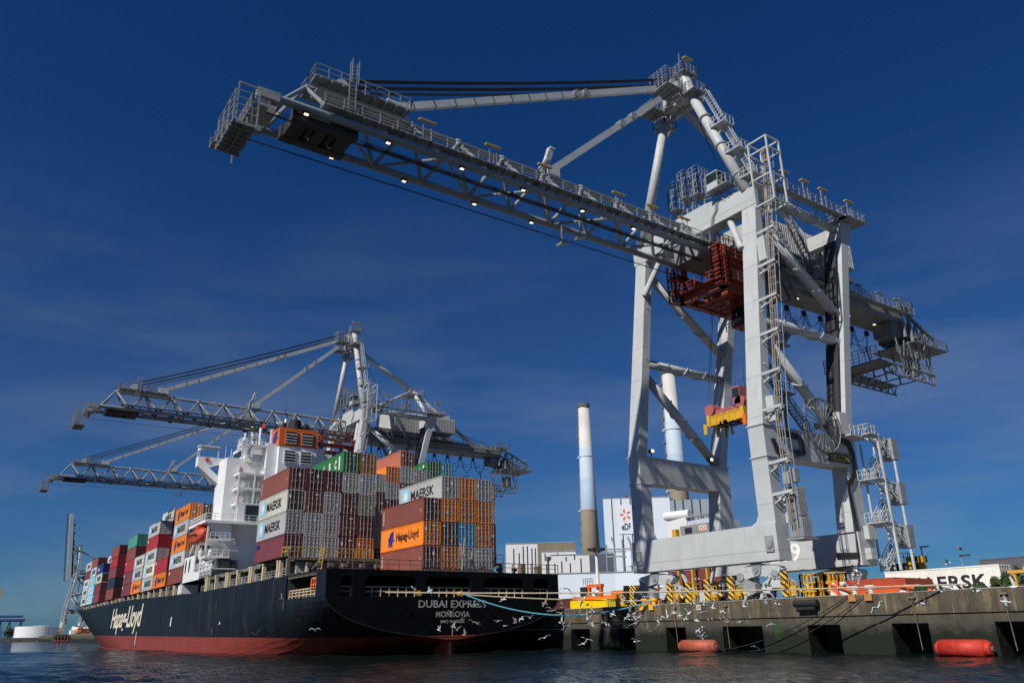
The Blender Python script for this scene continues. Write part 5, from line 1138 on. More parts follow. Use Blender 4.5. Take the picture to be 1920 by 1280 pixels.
# ---------------------------------------------------------------- containers
CL, CWD, CH = 12.12, 2.44, 2.87
def cont_body():
    m = MB(); h = CL/2; w_ = CWD/2
    for x in (-h, h - .16):
        for y in (-w_, w_ - .16): m.box(x, x + .16, y, y + .16, 0, CH)
    for y in (-w_, w_ - .12): m.box(-h, h, y, y + .12, .02, .2).box(-h, h, y, y + .1, CH - .14, CH - .01)
    for x in (-h, h - .12): m.box(x, x + .12, -w_, w_, .02, .2).box(x, x + .12, -w_, w_, CH - .14, CH - .01)
    m.box(-h, h, -w_ + .02, w_ - .02, CH - .05, CH - .03).box(-h + .05, h - .05, -w_ + .05, w_ - .05, .1, .14)
    for s in (-1, 1):
        n = 42; pts = []
        x = -h + .15; dx = (CL - .3) / n
        for i in range(n):
            pts += [(x + dx*.0, .02), (x + dx*.32, .02), (x + dx*.5, .055), (x + dx*.82, .055)]; x += dx
        pts.append((h - .15, .02)); k = len(m.v)
        for a, d in pts: m.v += [(a, s*(w_ - d), .18), (a, s*(w_ - d), CH - .13)]
        for i in range(len(pts) - 1):
            f = (k + 2*i, k + 2*i + 2, k + 2*i + 3, k + 2*i + 1); m.f.append(f if s < 0 else f[::-1])
    m.f.append(tuple(range(len(m.v), len(m.v)+4))); m.v += [(-h + .06, w_ - .1, .18), (-h + .06, -w_ + .1, .18), (-h + .06, -w_ + .1, CH - .12), (-h + .06, w_ - .1, CH - .12)]
    m.f.append(tuple(range(len(m.v), len(m.v)+4))); m.v += [(h - .1, -w_ + .1, .18), (h - .1, w_ - .1, .18), (h - .1, w_ - .1, CH - .12), (h - .1, -w_ + .1, CH - .12)]
    return m.mesh('container_body')
def door_leaf():
    m = MB(); h = CL/2
    m.box(h - .1, h - .05, 0.0, 1.04, .2, CH - .15)
    for i in range(5): z = .34 + i * .47; m.box(h - .05, h - .015, .06, .98, z, z + .24)
    m.box(h - .06, h - .01, 0, .05, .2, CH - .15).box(h - .06, h - .01, .99, 1.04, .2, CH - .15)
    return m.mesh('door')
def bar_mesh():
    m = MB(); h = CL/2; m.bar((h + .02, 0, .12), (h + .02, 0, CH - .08), .045)
    for z in (.16, 1.0, 1.8, CH - .16): m.box(h - .01, h + .05, -.07, .07, z - .06, z + .06)
    m.box(h + .0, h + .04, -.02, .3, 1.16, 1.22); return m.mesh('lock_bar')
BODY = cont_body(); BODY.materials.append(BOX); DOOR = door_leaf(); DOOR.materials.append(BOXD); LBAR = bar_mesh(); LBAR.materials.append(STEEL)
def placards():
    out = []
    for (y0, z0, w_, h_, mt_) in ((.1, 1.75, .32, .42, WLET), (.5, 2.05, .28, .3, flat('placard_blue', (.05, .16, .32))), (.12, .5, .3, .3, flat('mark_yellow', (.6, .4, .02))), (.5, 1.0, .36, .26, WLET), (.08, 2.3, .45, .18, WLET), (.55, .35, .3, .2, flat('placard_rust', (.3, .12, .04)))):
        m = MB(); x = CL/2 - .005; m.v += [(x, y0, z0), (x, y0 + w_, z0), (x, y0 + w_, z0 + h_), (x, y0, z0 + h_)]; m.f.append((0, 1, 2, 3)); me = m.mesh('placard'); me.materials.append(mt_); out.append(me)
    return out
PLAC = placards()
_lg = {}
YO = -CWD/2 - .012
def logo_mesh(kind):
    if kind in _lg: return _lg[kind]
    out = []
    def T(s, x0, x1, z0, z1, mt, nm='lettering', **k):
        m = text_into(MB(), s, (x0, YO, z0), (1, 0, 0), (0, 0, 1), x1 - x0, z1 - z0, **k).mesh(nm); m.materials.append(mt); out.append((nm, m))
    def star(cx, cz, r, y=YO - .006):
        m = MB(); pts = []
        for i in range(14):
            a = math.pi/2 + i * math.pi / 7; q = r if i % 2 == 0 else r * .42; pts.append((cx + q*math.cos(a), y, cz + q*math.sin(a)))
        m.v += pts; m.f.append(tuple(range(14))); me = m.mesh('star'); me.materials.append(WLET); out.append(('star', me))
    def sq(x0, x1, z0, z1, mt, nm='logo_panel', y=YO):
        m = MB(); m.v += [(x0, y, z0), (x1, y, z0), (x1, y, z1), (x0, y, z1)]; m.f.append((0, 1, 2, 3)); me = m.mesh(nm); me.materials.append(mt); out.append((nm, me))
    if kind == 'M':
        sq(-5.1, -3.1, .5, 2.45, SKYB); star(-4.1, 1.5, .85); T('MAERSK', -2.5, 3.9, .8, 2.05, BLK, bold=0.02)
    elif kind == 'Mb':
        sq(-5.3, -3.9, .9, 2.1, WLET); T('MAERSK', -3.4, 3.2, .8, 2.1, WLET, bold=0.03)
    elif kind == 'H':
        m = MB(); O2 = (-4.0, YO, .45); m.v += [(O2[0] + a*.72, YO, O2[2] + b*.72) for a, b in bx_]; m.f.append(tuple(range(len(bx_)))); me = m.mesh('anchor_logo'); me.materials.append(BLU); out.append(('anchor_logo', me))
        T('Hapag-Lloyd', -1.4, 4.7, .75, 2.1, BLK, bold=0.015)
    elif kind == 'C': T('A', -1.7, -.95, .75, 2.05, WLET, bold=.05); T('S', .55, 1.3, .75, 2.05, WLET, bold=.05); T('C', 2.8, 3.55, .75, 2.05, WLET, bold=.05); sq(4.3, 4.75, .5, 2.4, WLET)
    elif kind == 'I': sq(-5.5, -4.1, 1.75, 2.45, BLU); T('CAI', -5.35, -4.25, 1.9, 2.3, WLET, bold=.04)
    elif kind == 'K': sq(-5.4, -4.6, 1.9, 2.4, WLET)
    elif kind == 'V':
        m = MB(); text_into(m, 'GESU', (-5.5, YO, 2.35), (0, 0, -1), (1, 0, 0), 1.7, .28, bold=.02); me = m.mesh('lettering'); me.materials.append(WLET); out.append(('lettering', me)); sq(5.2, 5.4, 1.2, 1.5, flat('mark_yellow', (.6, .4, .02)), 'warning_mark')
    elif kind == 'B': T('Triton', -4.6, -.4, .9, 2.0, WLET, bold=.02)
    _lg[kind] = out; return out
COLS = {'r': ((.215, .062, .048), 'brown red'), 'm': ((.115, .028, .032), 'dark maroon'), 'u': ((.17, .04, .05), 'maroon'), 'R': ((.36, .025, .04), 'bright red'), 'o': ((.72, .19, .015), 'orange'), 'O': ((.42, .13, .03), 'rusty orange'),
        'g': ((.42, .425, .42), 'grey'), 'w': ((.56, .54, .47), 'cream grey'), 'G': ((.015, .14, .045), 'green'), 'b': ((.04, .30, .52), 'light blue'), 'c': ((.22, .55, .72), 'pale blue'), 'n': ((.022, .03, .045), 'black blue'),
        't': ((.07, .30, .23), 'teal'), 'B': ((.018, .045, .19), 'dark blue'), 's': ((.43, .135, .085), 'salmon red'), 'k': ((.10, .07, .045), 'dark brown'), 'a': ((.31, .28, .22), 'beige grey')}
ORD = ['lowest', 'second', 'third', 'fourth', 'fifth', 'sixth', 'seventh']
def container(loc, rz, code, label, logo=None, doors=2, hs=1.0, group='containers stacked on the ship deck', door_code=None, cat='container'):
    o = bpy.data.objects.new('shipping_container', BODY); col.objects.link(o)
    j = .84 + .28 * random.random(); c = COLS[code][0]; o.color = (c[0]*j, c[1]*j, c[2]*j, 1)
    o.location = loc; o.rotation_euler = (0, 0, rz); o.scale = (1, 1, hs); tag(o, label, cat, group)
    dc = COLS[door_code or code][0]; dj = j * .8
    if doors:
        for s in (-1, 1):
            d = bpy.data.objects.new('door', DOOR); col.objects.link(d); d.parent = o; d.color = (dc[0]*dj, dc[1]*dj, dc[2]*dj, 1)
            d.location = (0, .02 if s > 0 else -1.06, 0)
            if doors > 1:
                for me_ in random.sample(PLAC, random.choice((0, 1, 1, 2))):
                    l = bpy.data.objects.new('placard', me_); col.objects.link(l); l.parent = d
                for q in (.27, .76):
                    l = bpy.data.objects.new('lock_bar', LBAR); col.objects.link(l); l.parent = d; l.location = (0, q, 0)
    if logo:
        for nm, me in logo_mesh(logo):
            l = bpy.data.objects.new(nm, me); col.objects.link(l); l.parent = o
    return o
PLACE = ['port edge', 'second', 'third', 'fourth', 'fifth', 'sixth', 'seventh', 'eighth', 'ninth', 'tenth', 'eleventh', 'twelfth', 'starboard edge']
LOGOW = {'M': 'with star panel', 'Mb': 'with white name', 'H': 'with blue emblem', 'C': 'with spaced white capitals', 'I': 'with small blue tag', 'K': 'with small white tag', 'V': 'with upright white code', 'B': 'with white script name'}
def bay(x_aft, base, cols, where, hs=1.0, doors=2, h=2.9):
    """cols: {column: 'codes bottom to top', logos after a colon separated by commas}"""
    for c, spec in cols.items():
        codes, _, lg = spec.partition(':'); lgs = lg.split(',') if lg else []
        hh = h; b0 = base
        if '@' in codes: codes, q = codes.split('@'); hh = float(q)
        for t, code in enumerate(codes):
            if code == '.': continue
            logo = lgs[t] if t < len(lgs) and lgs[t] else None
            dcd = None
            p = s2w((x_aft - CL/2, -16.25 + 2.5*c + 1.25, b0 + t*hh))
            top = t == len(codes) - 1
            tier = 'top tier' if top else ('lowest tier' if t == 0 else ORD[t] + ' tier')
            stack = {0: 'port stack', 12: 'starboard stack'}.get(c, PLACE[c] + ' stack')
            lab = f"{COLS[code][1]} container {LOGOW.get(logo, '')}, {tier}, {stack}, {where}"
            lab = ' '.join(lab.replace(' ,', ',').split())
            container(p, SYAW, code, lab, logo, doors, hh / 2.9, door_code={'r': 'm', 's': 'u', 'w': 'k'}.get(code) if c == 0 or code == 's' else None)
bay(-16.3, 11.83, {0: 'ugwr:I,M,M,V', 1: 'ggrm', 2: 'gggm', 3: 'mmmwG:,,,,C', 4: 'omagO', 11: 'mgmg', 12: 'mmga'}, 'block behind stern')
def aft_bay():
    spec = {0: ('ror', ['V', 'H', 'V']), 1: ('okog', [None, None, None, 'M']), 2: ('gboo', []), 3: ('goog', [])}
    nm = ['leftmost', 'second', 'third', 'rightmost']
    for c, (codes, lgs) in spec.items():
        for t, code in enumerate(codes):
            logo = lgs[t] if t < len(lgs) else None
            tier = 'top' if t == len(codes) - 1 else ('lowest' if t == 0 else ORD[t] + ' up')
            lab = ' '.join(f"{COLS[code][1]} container {LOGOW.get(logo, '')}, {tier} in {nm[c]} stack nearest the stern rail".replace(' ,', ',').split())
            container(s2w((-1.4 - CL/2, -16.25 + 12.27 + 2.5*c + 1.25, 9.56 + t*2.9)), SYAW, code, lab, logo, 2, door_code={'r': 'm'}.get(code))
aft_bay()
bay(-29.3, 11.83, {5: 'mgmg', 6: 'mmgm', 7: 'mggmg', 8: 'mgmmgo@2.64', 9: 'ggmgmgs@2.67:,,,,,,V', 10: 'gmggag@2.64', 11: 'mmgmgG:,,,,,C', 12: 'mgmggb'}, 'block ahead of stern block')
bay(-72.6, 11.85, {0: 'rgogo:K,M,H,M,H', 1: 'mgmgn', 2: 'mmgmn', 3: 'mgrmn'}, 'first bay before bridge', h=2.9)
bay(-87.05, 11.85, {0: 'oR:H,K', 1: 'mm', 2: 'mgm', 3: 'mgm'}, 'second bay before bridge', doors=1)
bay(-99.5, 11.85, {0: 'gwgRg:M,M,M,K,M', 1: 'mRRRmw:,,,,,M', 2: 'mgmmg', 3: 'mgmgm'}, 'third bay before bridge', doors=1, h=2.86)
bay(-112.8, 11.85, {0: 'ogw:H,M,M', 1: 'mgm', 2: 'mgm', 3: 'mmgm'}, 'fourth bay before bridge', doors=1, h=2.8)
bay(-125.4, 11.85, {0: 'uuRrt:K,K,K,,', 1: 'mgmmt', 2: 'mgmm'}, 'fifth bay before bridge', doors=1, h=2.82)
bay(-150.85, 11.95, {0: 'rnuRr:,,,K,', 1: 'mnmmm', 2: 'mgmm'}, 'sixth bay, after the gap', doors=1, h=2.76)
bay(-175.6, 12.05, {0: 'uuwB:K,,M,B', 1: 'mmgBw:,,,,M', 2: 'mgm'}, 'seventh bay, third from bow', doors=1, h=2.7)
bay(-189.0, 12.05, {0: 'cccgr:Mb,Mb,Mb,M,', 1: 'mgmgm', 2: 'mgmm'}, 'eighth bay, second from bow', doors=1, h=2.7)
bay(-202.3, 12.05, {0: 'wwwug:M,M,M,,M', 1: 'mgmgm', 2: 'mgm'}, 'ninth bay nearest the bow', doors=1, h=2.66)
# ---------------------------------------------------------------- quay furniture
def thing(name, loc, label, cat, group=None): return empty(name, loc, label, cat, group)
for (x, lab) in ((-61.7, 'worn red floating fender at the foot of the quay under the big crane'), (-34.1, 'bright red floating fender on the water at the bare end of the quay')):
    w_ = 2.5 if x < -50 else 2.15; p = thing('floating_fender', (x, 66.4, .5), lab, 'fender', 'red floating fenders')
    rc_ = mat('fender_red' if x > -50 else 'worn_fender_red', (0.46, 0.032, 0.018) if x > -50 else (0.38, 0.085, 0.05), .6, .3, 1.6, rust=.3, streak=.35, rustcol=(.16, .05, .03))
    m = MB().tube((x - w_ + .4, 66.4, .55), (x + w_ - .4, 66.4, .55), .68, 20).tube((x - w_, 66.4, .55), (x - w_ + .4, 66.4, .55), .42, 20, .68).tube((x + w_ - .4, 66.4, .55), (x + w_, 66.4, .55), .68, 20, .42)
    b_ = m.build('foam_body', rc_, p)
    for pl in b_.data.polygons: pl.use_smooth = len(pl.vertices) == 4
    for s in (-1, 1): MB().tube((x + s*w_, 66.4, .55), (x + s*(w_ + .12), 66.4, .55), .2, 12).build('end_fitting', RUSTY, p)
for (x, z, lab) in ((-48.4, 4.4, 'black tube fender high on the quay wall under the dark mooring ropes'), (-74.4, 4.35, 'black tube fender hung on the quay wall right of the ship stern'), (-92.5, 4.4, 'black tube fender on the quay wall behind the ship stern')):
    p = thing('tube_fender', q2w(x + 57, -.35, z), lab, 'fender', 'black tube fenders on the wall')
    a, b = q2w(x + 55.7, -.38, z), q2w(x + 58.3, -.38, z); MB().tube(a, b, .3, 16).build('rubber_tube', RUBB, p)
    MB().box(a.x + .3, b.x - .3, a.y - .25, a.y + .2, z - .55, z - .3).build('backing_bar', RUBB, p)
BO = mat('bollard_cream', (0.62, 0.56, 0.46), .5, .1, 2, rust=.2); BY = mat('bollard_yellow', (0.72, 0.40, 0.03), .5, .1, 2, rust=.3)
for (x, mt_, lab) in ((-43.6, BO, 'cream mooring bollard beside the striped barrier, holding dark ropes'), (-42.0, BO, 'cream mooring bollard nearest the orange hatch panel'), (-71.3, BY, 'yellow mooring bollard next to the ship side of the blue rope'), (-69.7, BY, 'yellow mooring bollard holding the blue rope'), (-160, BY, 'far yellow mooring bollard beside the ship'), (-128, BY, 'yellow mooring bollard hidden inboard of the ship')):
    c = q2w(x + 57, .35, 5.03); p = thing('bollard', c, lab, 'bollard', 'bollards on the quay edge')
    MB().tube(c, c + Vector((0, 0, .42)), .26, 14, .22).build('post', mt_, p)
    MB().tube(c + Vector((-.42, 0, .5)), c + Vector((.42, 0, .5)), .2, 12).tube(c + Vector((0, 0, .38)), c + Vector((0, 0, .58)), .3, 14).build('head', mt_, p)
    MB().box(c.x - .36, c.x + .36, c.y - .56, c.y - .49, c.z - .62, c.z - .02).build('face_plate', mat('rust_orange_plate', (.45, .20, .06), .7, .3, 2, rust=.6) if mt_ is BO else BY, p)
# mooring lines
def sag(a, b, s, n=20):
    a, b = Vector(a), Vector(b); return [a.lerp(b, i/n) - Vector((0, 0, s * 4 * (i/n) * (1 - i/n))) for i in range(n + 1)]
def rope(pts, r, m, label):
    o = MB().path(pts, r, 7).build('mooring_rope', m, None, o=pts[0]); tag(o, label, 'rope', 'mooring ropes')
TAN = mat('tan_rope', (0.46, 0.38, 0.27), .8, .15, 3); BLR = mat('blue_rope', (0.08, 0.33, 0.44), .8, .15, 3)
s_ = lambda x, y, z: s2w((x, y, z))
rope(sag(s_(-3.2, -9.5, 7.0), q2w(23.5, .4, 5.35), .35, 30), .065, TAN, 'long tan mooring line running level from the stern to the far quay bollard')
rope(sag(s_(-3.2, .4, 6.95), q2w(-12.9, .35, 5.45), .25, 26), .065, TAN, 'shorter tan mooring line sloping down to the yellow quay bollards')
rope(sag(s_(-1.0, 1.2, 6.9), q2w(-12.7, .3, 5.5), 2.1, 30), .075, BLR, 'slack light blue mooring line drooping below the stern name')
rope(sag(s_(-3.2, -14, 7.0), s_(-3.2, -9.5, 7.02), .03), .06, TAN, 'short tan line lying across the port mooring opening')
rope(sag(q2w(13.6, -.15, 5.2), (-60.5, 66.9, .1), 1.0), .04, ROPE, 'upper dark rope hanging slack across the quay wall into the water')
rope(sag(q2w(15.2, -.15, 5.2), (-55.5, 66.9, .1), .9), .04, ROPE, 'lower dark rope hanging across the quay wall into the water')
for x, lab in ((-9.0, 'thin rusty chain hanging down the wall left of the worn red fender'), (-1.6, 'thin rusty chain hanging beside the widest dark recess'), (19.0, 'thin rusty chain hanging down the wall left of the bright red fender'), (26.4, 'thin rusty chain hanging down the wall at the far right')):
    o = MB().tube(q2w(x, -.18, 4.5), q2w(x + .1, -.1, .4), .04, 6).box(*(lambda c: (c.x - .3, c.x + .3, c.y - .1, c.y + .1, 4.45, 4.6))(q2w(x, -.1, 0))).build('wall_chain', RUSTY, None, o=q2w(x, -.1, 4.5)); tag(o, lab, 'chain', 'chains on the quay wall')
for x, t, lab in ((-5.7, '31', 'small cream number plate on the quay wall below the crane'), (30.6, '32', 'small cream number plate on the quay wall far right')):
    c = q2w(x, -.06, 4.25); p = thing('number_plate', c, lab, 'plate'); MB().box(c.x, c.x + .6, c.y, c.y + .05, 4.2, 4.75).build('plate_panel', BO, p); k = MB(); text_into(k, t, (c.x + .12, c.y - .01, 4.32), (1, 0, 0), (0, 0, 1), .38, .32, bold=.03); k.build('lettering', BLK, p)
# crane rail grating of orange planks at the quay edge
# striped barrier and hatch panels
def barrier(x, y, rz, label):
    p = thing('barrier', (x, y, 4.95), label, 'barrier', 'orange striped barriers')
    hh_ = 6.35 if x < -45 else 5.75; m = MB().hexa([(x - 1.0, y, 5), (x + 1.0, y, 5), (x + 1.0, y + .5, 5), (x - 1.0, y + .5, 5), (x - .8, y + .2, hh_), (x + .8, y + .2, hh_), (x + .8, y + .45, hh_), (x - .8, y + .45, hh_)]); m.build('striped_panel', HAZ2, p)
    m = MB().tube((x - 1.2, y - .1, hh_ - .05), (x + 2.2, y - .2, 5.15), .1, 8).tube((x - .1, y - .1, 5.1), (x + .1, y - .1, hh_ + .6 * (x < -45)), .07, 8); m.build('boom_arm', ORG, p)
barrier(-47.4, 71.2, 0, 'orange and white striped barrier at the foot of the big crane')
barrier(-40.6, 71.6, 0, 'orange and white striped barrier lying before the white container')
p = thing('hatch_panel', (-47, 78, 5), 'orange red steel hatch panels lying on the quay by the stair tower', 'hatch panel')
MB().box(-52, -43.6, 76.5, 81.5, 5.55, 6.6).box(-51, -45, 77, 81, 6.6, 6.75).build('panel', mat('hatch_red', (0.34, 0.055, 0.025), .6, .2, .8, rust=.3), p)
m = MB().box(-51.5, -43.2, 75.4, 76.4, 5.0, 5.6)
for i in range(5): m.box(-51.3 + i*1.7, -50.6 + i*1.7, 75.3, 75.4, 5.2, 5.4)
m.build('skid', mat('skid_orange', (0.62, .10, .02), .5, .12), p)
# containers on the yard
def yard_box(x, y, z, code, label, logo=None, doors=2, rz=0.0, hs=1.0): return container(Vector((x, y, z)), rz, code, label, logo, doors, hs, 'containers on the quay')
o = yard_box(-45.0, 86.9, 4.96, 'w', 'dented white container with large black name standing on the quay', None, 2, 0.0)
o.color = (.78, .74, .68, 1)
k = MB(); text_into(k, 'MAERSK', (-3.6, YO, .7), (1, 0, 0), (0, 0, 1), 8.3, 1.35, bold=.025, spacing=1.05); me = k.mesh('lettering'); me.materials.append(BLK); l_ = bpy.data.objects.new('lettering', me); col.objects.link(l_); l_.parent = o
o = yard_box(-41.5, 101.3, 6.5, 'n', 'dark grey container with black name raised behind the white one', None, 2); o.color = (.10, .105, .115, 1)
k = MB(); text_into(k, 'MAERSK', (-2.4, YO, .7), (1, 0, 0), (0, 0, 1), 7.6, 1.2, bold=.02); me = k.mesh('lettering'); me.materials.append(BLK); l_ = bpy.data.objects.new('lettering', me); col.objects.link(l_); l_.parent = o
MB().box(-48, -35, 100.2, 102.4, 4.95, 6.48).build('trailer', CRK, None); tag(bpy.data.objects['trailer'], 'dark trailer under the raised dark grey container', 'trailer')
MB().bar((-37.5, 84.2, 6.9), (-30, 84, 7.0), .3).bar((-37, 84.2, 5), (-37, 84.2, 6.9), .2).bar((-31, 84, 5), (-31, 84, 7), .2).build('guard_rail', YEL, None); tag(bpy.data.objects['guard_rail'], 'yellow guard rail right of the open container', 'rail')
o = yard_box(-34.2, 84.0, 4.96, 'w', 'open ended pale container with rust seams beside the bushes', None, 2, R(-62), .98)
yard_box(-110.5, 94.9, 4.96, 'o', 'orange red container low on the quay behind the yellow one', None, 1); bpy.data.objects[-1] if False else None
yard_box(-123.6, 97.8, 4.96, 'm', 'maroon container just right of the ship stern', None, 1)
o = yard_box(-107.0, 101.4, 6.0, 'o', 'orange container standing between the crane leg and light mast', 'H', 2, 0, 1.0)
o = yard_box(-126, 103.4, 4.96, 'o', 'orange red container under the orange gantry', None, 1)
p = thing('parked_spreader', (-109, 94, 5), 'bright yellow spreader parked on the quay right of the ship', 'spreader')
MB().box(-115.3, -105.5, 92.4, 93.6, 5.6, 7.15).build('side_beam', mat('bright_yellow', (0.78, 0.55, 0.0), .5, .08), p)
m = MB().box(-105.5, -103.3, 92.4, 95, 5.5, 7.1); m.build('end_frame', CRK, p)
k = MB(); text_into(k, 'ZPMP', (-111, 92.37, 6.2), (1, 0, 0), (0, 0, 1), .95, .35, bold=.02); k.build('lettering', BLK, p)
for i in range(5): MB().box(-105.3 + i*.45, -105.1 + i*.45, 92.3, 92.4, 5.5, 7.0).build('rib', mat('bright_yellow', (.78, .55, 0)), p)
p = thing('hazard_block', (-98.5, 92, 5), 'yellow and black striped block behind the left crane leg', 'buffer'); MB().box(-100, -97.4, 91.6, 92.6, 5, 8.9).build('striped_face', HAZ, p); MB().box(-101.4, -100, 91.8, 92.6, 5, 7.6).build('yellow_frame', YEL, p)
p = thing('yard_gantry', (-129, 110, 5), 'orange yard gantry with a small dark cab behind the containers', 'gantry')
m = MB().box(-131.4, -130.8, 110, 110.6, 5, 10.7).box(-127.7, -127.1, 110, 110.6, 5, 10.7).box(-131.6, -126.9, 109.9, 110.7, 10.4, 11.0); m.build('portal_frame', ORG, p)
MB().box(-133.3, -131.5, 109.6, 111, 8.6, 10.6).build('cab', GLASS, p); MB().rail([(-132.4, 109.8, 11), (-129.5, 109.8, 11)], 1.2, .8, .12).build('railing', CRD, p)
# straddle carriers
def straddle(x, y, label, num, boxc):
    p = thing('straddle_carrier', (x, y, 4.95), label, 'straddle carrier', 'straddle carriers on the yard')
    for sy in (0, 4.2):
        m = MB().box(x - 4.6, x + 4.6, y + sy, y + sy + .6, 5.9, 6.5)
        for sx in (-4.2, -1.4, 1.4, 4.2): m.box(x + sx - .15, x + sx + .15, y + sy + .05, y + sy + .55, 6.5, 14.6)
        m.box(x - 4.6, x + 4.6, y + sy, y + sy + .6, 14.3, 15.0); m.build('side_frame', YEL, p)
        for sx in (-3.9, -1.4, 1.4, 3.9): MB().tube((x + sx, y + sy + .1, 5.55), (x + sx, y + sy + .5, 5.55), .6, 16).build('wheel', RUBB, p)
    MB().box(x - 3.2, x + 2.6, y + .3, y + 2.4, 15.2, 16.75).box(x + 2.6, x + 4.2, y + .6, y + 2, 15.2, 16.2).build('engine_housing', mat('engine_grey', (0.22, 0.22, 0.22), .6, .15), p)
    for sx in (-4.1, 3.9): MB().box(x + sx - .4, x + sx + .45, y - .15, y + .6, 15.0, 16.4).build('corner_block', YEL, p)
    pl = MB().box(x + .6, x + 2.1, y + .24, y + .3, 15.75, 16.5).build('number_panel', WLET, p); k = MB(); text_into(k, num, (x + .68, y + .22, 15.85), (1, 0, 0), (0, 0, 1), 1.3, .55, bold=.03); k.build('lettering', REDL, pl)
    MB().box(x - 2.2, x - .8, y + .24, y + .3, 15.6, 16.4).build('dark_panel', flat('panel_navy', (.02, .02, .04)), p)
    MB().rail([(x - 4, y + 4.5, 15), (x + 4, y + 4.5, 15)], 1.2, 1.5, .09).build('railing', CRK, p)
    MB().box(x + 4.6, x + 6, y + 1.6, y + 3.2, 12.6, 14.8).build('cab', GLASS, p)
    return p
straddle(-82.2, 90, 'tall yellow straddle carrier with a grey engine housing behind the sill beam', '353', 'm')
yard_box(-83.5, 92.6, 7.6, 'u', 'maroon container lifted inside the straddle carrier', 'I', 1)
p = thing('reach_stacker', (-53.5, 96, 5), 'black and yellow reach stacker parked behind the stair tower', 'reach stacker')
MB().box(-56.2, -51.2, 95, 98, 5.8, 7.6).box(-55.3, -52.8, 95.4, 97.6, 7.6, 9.3).build('body', CRK, p)
for x in (-55.5, -53.2, -51.7): MB().box(x - .3, x + .3, 94.8, 95.4, 7.0, 9.9).build('mast_post', YEL, p)
MB().box(-53.2, -51.5, 95, 96, 9.2, 9.95).build('boom', CRK, p); MB().rail([(-55, 95.2, 9.4), (-53.4, 95.2, 9.4), (-53.4, 97, 9.4)], 1.0, .5, .07).build('railing', CRD, p)
for x in (-55.4, -52): MB().tube((x, 94.7, 5.75), (x, 95.4, 5.75), .8, 16).build('wheel', RUBB, p)
p = thing('service_truck', (-50, 90, 5), 'blue and white service truck half hidden by gulls at the stair foot', 'truck')
MB().box(-50.6, -47.6, 89, 91.2, 5.6, 7.4).build('cargo_box', mat('truck_blue', (.10, .32, .45), .5, .15), p); MB().box(-52.6, -50.7, 89.2, 91, 5.6, 7.9).build('cab', WHT, p); MB().box(-52.3, -51, 89.15, 89.2, 6.8, 7.6).build('window', GLASS, p)
for x in (-51.8, -48.4): MB().tube((x, 88.95, 5.45), (x, 89.4, 5.45), .5, 14).build('wheel', RUBB, p)
# yellow guards and gear between the crane legs
def cage(x, y, s, label):
    p = thing('machine_guard', (x, y, 5), label, 'machine guard', 'yellow machine guards by the crane')
    MB().rail([(x, y, 5), (x + s, y, 5), (x + s, y + 1.4, 5), (x, y + 1.4, 5)], 2.4, .5, .14, (.3, .65), True).build('guard_rail', YEL, p)
    MB().box(x + .2, x + s*.7, y + .2, y + 1.2, 5.1, 6.6).build('housing', mat('ochre_paint', (.62, .36, .03), .6, .15, rust=.4), p)
cage(-53.2, 73.4, 1.9, 'yellow tubular guard right of the near waterside bogie'); cage(-50.4, 73.6, 1.5, 'yellow tubular guard nearest the striped barrier')
cage(-67.2, 74.0, 1.6, 'yellow tubular guard between the striped guards')
w2 = thing('white_plant_house', (-140, 152, 5), 'white plant house with a round duct behind the straddle carrier', 'building')
MB().box(-146, -139.4, 150, 160, 5, 28.2).build('wall', CLADW, w2); MB().box(-139.4, -131, 150.3, 160, 5, 27.2).build('annex_wall', mat('grey_cladding', (.46, .51, .57), .5), w2); MB().tube((-146.5, 150, 29.2), (-139, 151, 29.0), 1.1, 16).build('duct', WHT, w2); MB().rail([(-139, 150.4, 27.2), (-131, 150.4, 27.2)], 1.4, 1.5, .14).box(-139.4, -131.2, 149.6, 150.4, 27.9, 28.2).build('roof_railing', CRD, w2)
for (x, y, hgt, lab) in ((-49.0, 99, 9.8, 'thin lamp pole beside the stair tower foot'), (-58.5, 108, 12, 'thin lamp pole seen under the sill beam')):
    p = thing('lamp_pole', (x, y, 5), lab, 'lamp pole'); MB().tube((x, y, 5), (x, y, hgt), .09, 8).build('pole', CRD, p); MB().box(x - .1, x + 1.0, y - .2, y + .2, hgt, hgt + .15).build('lamp_head', CRK, p)
# bushes on the quay edge: leaf clumps through an uneven volume
LEAF = mat('bush_leaf', (0.035, 0.075, 0.02), .7, .5, 3)
def bush(x, y, z, rx, ry, rz_, n, label):
    p = thing('bush', (x, y, z), label, 'bush', 'bushes along the quay edge'); m = MB()
    cl_ = [(random.uniform(-.75, .75) * rx, random.uniform(-.7, .7) * ry, random.uniform(.2, .8) * rz_, random.uniform(.3, .5)) for _ in range(9)]
    for _ in range(n):
        c = random.choice(cl_); d = Vector((random.gauss(0, 1), random.gauss(0, 1), random.gauss(0, 1))).normalized() * random.random() ** .4
        q = Vector((x + c[0] + d.x*c[3]*rx*.7, y + c[1] + d.y*c[3]*ry, z + max(.03, c[2] + d.z*c[3]*rz_)))
        u = Vector((random.gauss(0, 1), random.gauss(0, 1), random.gauss(0, 1))).normalized() * .09; v = u.orthogonal().normalized() * .05
        k = len(m.v); m.v += [tuple(q - u), tuple(q + v), tuple(q + u), tuple(q - v)]; m.f.append((k, k+1, k+2, k+3))
    m.build('foliage', LEAF, p)
    m = MB()
    for _ in range(7): a = random.uniform(0, 6.28); m.bar((x, y, z), (x + math.cos(a)*rx*.7, y + math.sin(a)*ry*.6, z + rz_*.8), .03)
    m.build('stem', RUSTY, p)
